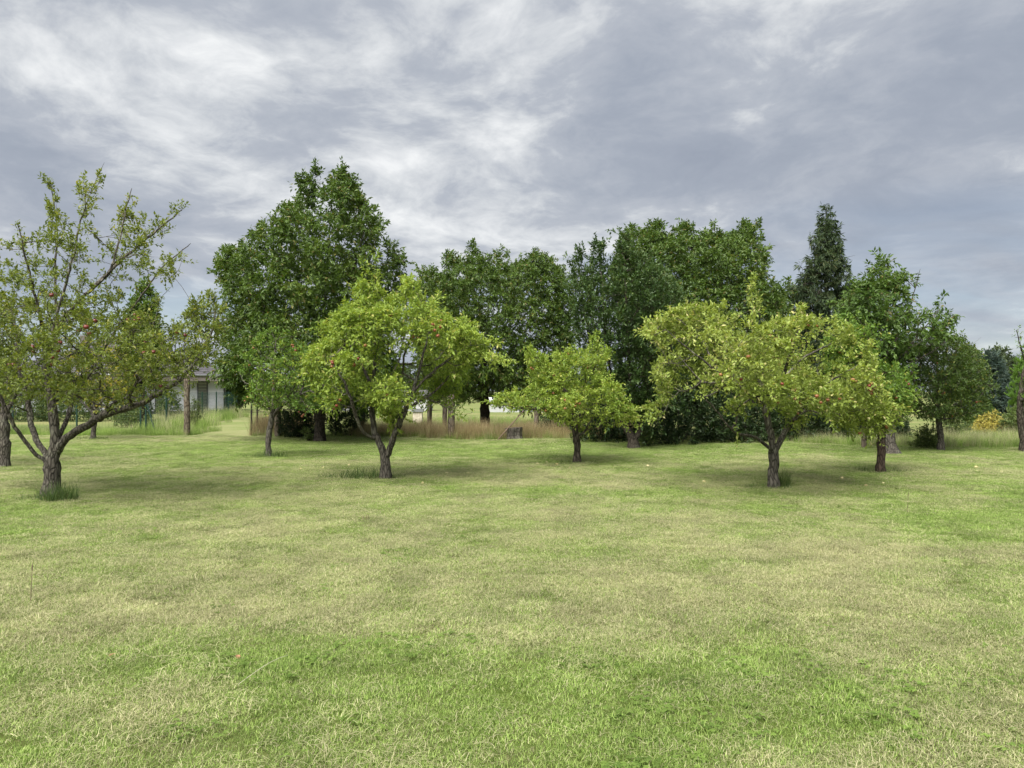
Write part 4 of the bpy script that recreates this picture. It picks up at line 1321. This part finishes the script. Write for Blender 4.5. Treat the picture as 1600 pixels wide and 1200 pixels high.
belt('dry_grass', 'tall dry straw-coloured grass along the wooden posts behind the lawn', strip(-5.6, 4.2, .15, 1.6), 900, .8, (.6, 1.15), 'straw_grass')
belt('rough_grass', 'uncut rough grass at the left behind the lawn by the green fence', strip(-24, -11.6, .1, 3.5), 1300, .08, (.35, .8))
belt('rough_grass', 'pale uncut grass behind the lawn at the right', strip(9.0, 24, .1, 6.0), 2300, .3, (.4, .8))
belt('rough_grass', 'low weedy grass edge under the dark shrubs', strip(-9.0, 9.5, .0, .35), 420, .2, (.35, .7))
belt('meadow_grass', 'short meadow grass beyond the wooden posts', lambda n: np.stack([rg.uniform(-9, 6, n), rg.uniform(27.5, 44, n)], 1), 2600, .35, (.35, .6))


def fence_weeds(n):
    t = rg.uniform(0, 1, n)
    return np.stack([-13.3 - 5.8 * t + rg.normal(0, .5, n), 28.2 + 22 * t + rg.normal(0, .6, n)], 1)


belt('rough_grass', 'tall weeds growing along the green mesh fence by the path', fence_weeds, 520, .2, (.7, 1.5))
belt('dry_grass', 'brown dry stalks along the dark steel posts right of the path', lambda n: np.stack([rg.uniform(-9.3, -7.3, n), 27.0 + rg.normal(0, .2, n)], 1), 120, 1.0, (.9, 1.7), 'straw_grass')

# ------------------------------------------------------------------ grass tufts at tree feet and single stalks
def grass_material_obj(name, cols):
    m, nt, out = new_mat(name)
    a_r = N(nt, 'ShaderNodeAttribute', attribute_name='bl')
    c = ramp(nt, a_r.outputs['Fac'], cols)
    b = N(nt, 'ShaderNodeBsdfPrincipled', inp={'Roughness': 0.6, 'Specular IOR Level': 0.25})
    L(nt, c.outputs[0], b.inputs['Base Color'])
    tr = N(nt, 'ShaderNodeBsdfTranslucent'); L(nt, c.outputs[0], tr.inputs[0])
    mx = N(nt, 'ShaderNodeMixShader'); mx.inputs[0].default_value = .3
    L(nt, b.outputs[0], mx.inputs[1]); L(nt, tr.outputs[0], mx.inputs[2]); L(nt, mx.outputs[0], out.inputs[0])
    return m


M['tuft'] = grass_material_obj('tuft_blades', [(0, (.035, .075, .015)), (.6, (.075, .13, .03)), (1, (.15, .19, .06))])
M['tuft_dry'] = grass_material_obj('dry_stalk', [(0, (.10, .07, .04)), (.6, (.22, .17, .09)), (1, (.33, .28, .15))])


def tuft(label, px, py, rad, hmin, hmax, n, mat='tuft', sx=1.0, name='grass_tuft'):
    D_ = ground_D(py)
    p = P(px, py, D_)
    v, f, a, b = blades(n, rad, hmin, hmax, .0035, .75, rg, segs=3)
    v[:, 0] *= sx
    me = mesh_np('grass_tuft', v, f, mat=M[mat], attrs={'bl': ('FLOAT', 'POINT', a.astype(np.float32))})
    o = link(bpy.data.objects.new(name, me))
    o.location = (p[0], p[1], .02)
    tag(o, label, 'grass tuft')


tuft('dark long grass tuft at the foot of the leftmost forked apple tree', 94, 786, .22, .12, .36, 420, sx=1.2)
tuft('low grass ring spreading left of the leftmost tree foot', 62, 784, .22, .05, .14, 260, sx=1.6)
tuft('long fine grass left of the V-forked apple trunk', 572, 750, .28, .10, .28, 260, sx=1.7)
tuft('low grass ridge far left of the V-forked apple trunk', 535, 748, .25, .05, .14, 180, sx=1.8)
tuft('upright grass tuft right of the broad apple tree trunk', 1222, 764, .14, .15, .42, 220)
tuft('short grass around the broad apple tree trunk', 1200, 767, .25, .05, .15, 260, sx=1.5)
tuft('grass at the foot of the small knotty apple trunk', 424, 717, .28, .08, .3, 240, sx=1.4)
tuft('low grass left of the small knotty apple trunk', 390, 716, .3, .05, .14, 160, sx=1.8)
tuft('grass at the foot of the compact middle apple tree', 901, 727, .3, .05, .13, 200, sx=1.6)
tuft('grass at the foot of the dark reddish trunk', 1384, 741, .3, .05, .14, 220, sx=1.6)
tuft('grass at the foot of the slim yellow-green tree trunk', 141, 688, .4, .08, .2, 200, sx=1.5)
tuft('reddish dry grass wisp standing alone in the lawn left of centre', 573, 818, .05, .10, .2, 16, 'tuft_dry')
tuft('small dark weed wisp in the lawn left of the dark reddish trunk', 1348, 738, .12, .08, .2, 40)
tuft('low weedy grass line before the small knotty tree at left', 360, 716, .3, .04, .1, 120, sx=2.2)


def stalk(label, px0, py0, h, lean, r=.0025, mat='plank'):
    p = P(px0, py0, ground_D(py0))
    mb = MB()
    mb.tube([(0, 0, -.01), (lean * .3, 0, h * .5), (lean, 0, h)], [r, r * .9, r * .5], 5)
    mb.tube([(lean * .92, 0, h * .9), (lean, 0, h), (lean * 1.08, 0, h * 1.06)], [r * 1.2, r * 1.8, r * .4], 5)
    o = mb.build('dry_stalk', M[mat])
    o.location = (p[0], p[1], .015)
    tag(o, label, 'stalk')


stalk('thin dark upright plant stalk in the lawn at lower left', 48, 952, .30, .012)
stalk('thin upright stalk in the lawn at the right', 1418, 806, .27, .01)
mb = MB()
q0, q1 = P(372, 1088, ground_D(1088)), P(450, 1040, ground_D(1040))
mb.tube([tuple(q0[:2] + (q1 - q0)[:2] * t_ + np.array([.02 * math.sin(3 * t_), 0])) + (.062 + .03 * math.sin(math.pi * t_),) for t_ in np.linspace(0, 1, 9)], [.0013] * 8 + [.0006], 4)
tag(mb.build('straw', M['pale_board']), 'long pale straw lying in the lawn at lower left', 'straw')


# fallen leaf and fallen apples
def fallen_leaf(label, px, py, size, mat, rz):
    p = P(px, py, ground_D(py))
    v = np.array([(0, 0, 0), (.3, .3, .12), (.75, .25, .1), (1, 0, .04), (.7, -.28, .16), (.28, -.3, .1)]) * size
    me = mesh_np('fallen_leaf', v, loops=([0, 1, 2, 3, 0, 3, 4, 5], [4, 4]), mat=mat)
    o = link(bpy.data.objects.new('fallen_leaf', me))
    o.location = (p[0], p[1], .062); o.rotation_euler = (.1, -.15, rz)
    tag(o, label, 'leaf')


M['dead_leaf'] = plain_mat('dead_leaf', (.26, .13, .07), .7, .25, 40)
M['pale_leaf'] = plain_mat('pale_leaf', (.62, .56, .40), .7, .2, 40)
fallen_leaf('orange-brown fallen leaf on the lawn at lower left', 168, 1042, .045, M['dead_leaf'], .4)
fallen_leaf('brown curled fallen leaf on the lawn, left of the long straw', 372, 1046, .045, M['dead_leaf'], 2.0)
for px, py in ((1012, 732), (870, 730), (854, 726), (840, 729), (660, 760), (698, 744), (505, 735), (1275, 757), (1353, 764), (1316, 752), (1100, 758), (1525, 734), (1565, 742), (480, 689), (732, 744), (890, 735), (1380, 760), (470, 737), (545, 731)):
    p = P(px, py, ground_D(py))
    a = bpy.data.objects.new('fallen_apple', APPLE['apple_pale'])
    s = random.uniform(.026, .036)
    a.scale = (s, s, s); a.rotation_euler = (random.uniform(0, 3), random.uniform(0, 3), 0)
    a.location = (p[0], p[1], .05)
    link(a)
    near = min(((421, 'before the small knotty apple tree'), (640, 'right of the V-forked apple trunk'), (890, 'around the compact middle apple tree'), (1060, 'between the middle and the broad apple tree'),
                (1310, 'right of the broad apple tree trunk'), (1540, 'on the lawn at the far right')), key=lambda q: abs(q[0] - px))
    tag(a, 'small pale fallen apple in the grass ' + near[1], 'apple', 'fallen apples ' + near[1])

# ------------------------------------------------------------------ fences, posts, stump, pole
def wood_post(label, px, py, h, r, D=None, name='wooden_post', lean=0.0):
    D = D or ground_D(py)
    p = P(px, py, D)
    mb = MB()
    zs = np.linspace(-.1, h, 9)
    mb.tube([(lean * z / h + random.uniform(-.008, .008), random.uniform(-.008, .008), z) for z in zs], [r * (1.08 - .12 * z / h) for z in zs], 12, jit=.05)
    o = mb.build(name, M['post_wood'], smooth=True)
    o.location = (p[0], p[1], 0)
    tag(o, label, 'post', 'weathered wooden posts')


wood_post('thick weathered wooden post beside the mown path', 292, 681, 2.25, .105)
wood_post('weathered wooden post behind the small knotty apple tree', 434, 685, 1.5, .11)
wood_post('weathered wooden post left of the V-forked apple trunk', 567, 684, 1.5, .085, 26.5)
wood_post('dark thinner post of the pair between the V-forked apple and the cherry', 695, 682, 1.4, .09, 27.4)
wood_post('thick grey post of the pair between the V-forked apple and the cherry', 705, 687, 1.5, .11)
wood_post('weathered post right of the bark-covered stump', 838, 684, 1.35, .085, 26.0)
wood_post('slim pale post under the hanging branches of the broad apple tree', 1350, 702, 1.2, .07)
wood_post('dark post standing far behind the V-forked trunk', 671, 672, 1.2, .10, 31)

# stump
p = P(803, 688, ground_D(688))
t0 = thing('tree_stump', (p[0], p[1], 0), 'short bark-covered tree stump in dry grass beside the leaning pole', 'stump')
mb = MB(); n = 22
prof = [(-.05, .31), (.04, .30), (.14, .265), (.26, .262), (.36, .275), (.42, .28)]
vv, ff = [], []
rj = [1 + .10 * math.sin(k * 2.4) + random.uniform(-.05, .05) for k in range(n)]
for j, (z, r_) in enumerate(prof):
    for k in range(n):
        a = k / n * 2 * math.pi
        rr = r_ * rj[k] * (1 + random.uniform(-.02, .02))
        vv.append((rr * math.cos(a), rr * math.sin(a), z + (.015 * math.cos(a) if j == len(prof) - 1 else 0)))
for j in range(len(prof) - 1):
    for k in range(n):
        ff.append((j * n + k, j * n + (k + 1) % n, (j + 1) * n + (k + 1) % n, (j + 1) * n + k))
mb.add(vv, ff).build('bark', M['bark_grey'], t0)
mb = MB()
mb.add([(v[0] * .97, v[1] * .97, v[2] - .012) for v in vv[-n:]], [tuple(range(n))]).build('cut_face', M['post_wood'], t0)

a, b = P(774, 691, ground_D(690)), P(818, 642, ground_D(690) + .9)
mb = MB()
mb.tube([(a[0], a[1], -.03), tuple((a + b) / 2 + np.array([.02, 0, .02])), tuple(b)], [.021, .020, .017], 8)
tag(mb.build('leaning_pole', M['plank'], smooth=True), 'reddish brown pole leaning to the right beside the stump', 'pole')


def steel_fence(name, label, pts, post_h, matname, mesh_panel=True, pr=.034, strut=False, step_h=.07):
    base = np.array([(q[0], q[1], 0) for q in pts])
    t0 = thing(name, base[0], label, 'fence')
    o = base[0]
    for q in base:
        mb = MB()
        mb.tube([q - o + np.array([0, 0, -.1]), q - o + np.array([0, 0, post_h])], pr, 8)
        mb.build('post', M[matname], t0, smooth=False)
    if strut:
        mb = MB()
        d = (base[1] - base[0]) / np.linalg.norm(base[1] - base[0])
        mb.tube([np.array([0, 0, post_h * .8]), np.array([.42, -.1, 0.0])], pr * .8, 8)
        mb.build('strut', M[matname], t0)
    if mesh_panel:
        for q, s in zip(base[:-1], base[1:]):
            ln = np.linalg.norm(s - q); m = max(3, int(ln / step_h)); mb = MB()
            for k in range(1, m):
                c = q + (s - q) * k / m - o
                mb.tube([c + np.array([0, 0, .03]), c + np.array([0, 0, post_h - .03])], .0022, 3, cap=False)
            for z in np.arange(.05, post_h, .2):
                mb.tube([q - o + np.array([0, 0, z]), s - o + np.array([0, 0, z])], .0028, 3, cap=False)
            mb.build('mesh_panel', M[matname], t0)
    return t0


fp = [P(228, 678, 28.2), P(260, 672, 31.0), P(292, 668, 34.0), P(316, 662, 37.2), P(338, 656, 41.8), P(357, 650, 47.5), P(370, 646, 53)]
steel_fence('mesh_fence', 'green steel mesh fence with round posts receding along the mown path', fp, 1.6, 'green_paint', strut=True)
fl = [P(228, 678, 28.2) + np.array([-.25, .1, 0]), P(120, 678, 28.4), P(20, 678, 28.6), P(-80, 678, 28.8), P(-180, 678, 29)]
steel_fence('mesh_fence', 'green steel mesh fence crossing behind the leftmost apple tree', fl, 1.5, 'green_paint', step_h=.12)
fr = [P(393, 683, 26.9), P(402, 683, 27.0), P(436, 683, 27.1), P(472, 683, 27.2), P(525, 684, 27.2)]
steel_fence('mesh_fence', 'dark steel post fence with dry stalks right of the path', fr, 1.45, 'black_steel', step_h=.12)

# ------------------------------------------------------------------ white house behind the left fence
def house():
    D0 = 55.0
    x0, x1 = (60 - 800) / FPX * D0, (352 - 800) / FPX * D0
    y0, y1 = D0, D0 + 9.0
    W, H = (x1 - x0) / 2, 2.6
    rz = math.radians(22.5)
    t0 = thing('house', (x1 - W * math.cos(rz), D0 - W * math.sin(rz), 0), 'white single-storey house with grey tiled hip roof behind the left fence', 'house', rz=rz)
    mb = MB(); mb.box((-W, 0, -.05), (W, 13, H)); mb.build('wall', M['white_wall'], t0)
    mb = MB(); mb.box((-W - .015, -.03, -.05), (W + .015, -.005, .22)); mb.build('plinth', M['dark_frame'], t0)
    # soffit and gutter
    e = .75
    mb = MB(); mb.box((-W - e, -e, H + .003), (W + e, 13 + e, H + .18)); mb.build('soffit', M['soffit'], t0)
    mb = MB(); mb.box((-W - e, -e - .04, H - .22), (W + e, -e - .003, H + .18)); mb.build('fascia_board', M['soffit'], t0)
    # stepped hip roof: one ring per tile course
    courses, rise = 24, 3.1
    ym = 6.5
    lx, ly = W + e + .08, 6.5 + e + .08
    v, f = [], []
    rings = []
    for c in range(courses + 1):
        s = c / courses
        for dz in ((0.0, .055) if c < courses else (0.055,)):
            sx, sy = lx - ly * s * .98, ly * (1 - s * .98)
            z = H + .19 + rise * s + dz
            rings.append([(-sx, ym - sy, z), (sx, ym - sy, z), (sx, ym + sy, z), (-sx, ym + sy, z)])
    for r_ in rings:
        v += r_
    for j in range(len(rings) - 1):
        for k in range(4):
            f.append((j * 4 + k, j * 4 + (k + 1) % 4, (j + 1) * 4 + (k + 1) % 4, (j + 1) * 4 + k))
    b = (len(rings) - 1) * 4
    f.append((b, b + 1, b + 2, b + 3))
    mb = MB(); mb.add(v, f); rf = mb.build('roof', M['roof'], t0)
    mb = MB(); mb.box((-.3, ym - .3, H + 1.9), (.3, ym + .3, H + 3.3), org=(-3.0, 0, 0)); mb.build('chimney', M['soffit'], rf)
    mb = MB(); mb.tube([(-W - e, -e - .10, H + .17), (W + e, -e - .10, H + .17)], .065, 8); mb.build('gutter', M['gutter'], t0, smooth=True)
    mb = MB(); mb.tube([(W - .07, -.06, .0), (W - .07, -.06, H - .1), (W - .07, -e, H + .1)], .05, 8); mb.build('downpipe', M['dark_frame'], t0, smooth=True)
    # louvred shutters / windows
    for xc, wd, zb, zt in ((-1.55 + W, .62, .25, 2.45), (-4.4 + W, .5, .25, 2.3), (-6.6 + W, 1.2, .95, 2.3)):
        wn = MB().box((xc - wd / 2, -.05, zb), (xc + wd / 2, -.004, zt)).build('window', M['dark_frame'], t0)
        m = MB()
        m.box((xc - wd / 2 - .05, -.07, zb - .05), (xc - wd / 2 - .002, -.003, zt + .05)); m.box((xc + wd / 2 + .002, -.07, zb - .05), (xc + wd / 2 + .05, -.003, zt + .05))
        m.box((xc - wd / 2, -.07, zt + .002), (xc + wd / 2, -.003, zt + .05))
        m.build('frame', M['dark_frame'], wn)
        m = MB()
        z = zb + .05
        while z < zt - .05:
            m.add([(xc - wd / 2 + .03, -.055, z), (xc + wd / 2 - .03, -.055, z), (xc + wd / 2 - .03, -.09, z + .05), (xc - wd / 2 + .03, -.09, z + .05)], [(0, 1, 2, 3)])
            z += .11
        m.build('louvres', M['gutter'], wn)


house()

# low white outbuilding and small pale box far beyond the posts
p = P(610, 654, 62)
t0 = thing('outbuilding', (p[0], 62, 0), 'long low white outbuilding far behind the posts', 'building')
mb = MB(); mb.box((-6, 0, -.05), (3.2, 3, 1.15)); mb.build('wall', M['white_sheet'], t0)
mb = MB(); mb.add([(-6.2, -.2, 1.153), (3.4, -.2, 1.153), (3.4, 3.2, 1.153), (-6.2, 3.2, 1.153), (-6.2, 1.5, 1.75), (3.4, 1.5, 1.75)], [(0, 1, 5, 4), (2, 3, 4, 5), (0, 4, 3), (1, 2, 5), (0, 3, 2, 1)]); mb.build('roof', M['roof'], t0)
mb = MB(); mb.box((-1.5, -.03, -.02), (-.7, -.003, 1.0)); mb.build('door', M['soffit'], t0)
p = P(803, 652, 58)
t0 = thing('outbuilding', (p[0], 58, 0), 'low white shed glimpsed under the compact middle apple tree', 'building')
mb = MB(); mb.box((-1.9, 0, -.05), (2.4, 3, .8)); mb.build('wall', M['white_sheet'], t0)
mb = MB(); mb.add([(-2.1, -.2, 0.803), (2.6, -.2, 0.803), (2.6, 3.2, 0.803), (-2.1, 3.2, 0.803), (-2.1, 1.5, 1.15), (2.6, 1.5, 1.15)], [(0, 1, 5, 4), (2, 3, 4, 5), (0, 4, 3), (1, 2, 5), (0, 3, 2, 1)]); mb.build('roof', M['white_sheet'], t0)
p = P(653, 664, 36)
t0 = thing('beehive_box', (p[0], 36, 0), 'small pale wooden box with grey lid beyond the dry grass', 'box')
for k in range(4):
    mb = MB(); mb.box((-.22 + k * .11, -.2, .1), (-.22 + k * .11 + .104, .2, .62)); mb.build('plank', M['pale_board'], t0)
mb = MB(); mb.box((-.28, -.26, .622), (.28, .26, .78)); mb.build('lid', M['gutter'], t0)
mb = MB(); mb.box((-.2, -.18, 0), (.2, .18, .098)); mb.build('stand', M['soffit'], t0)
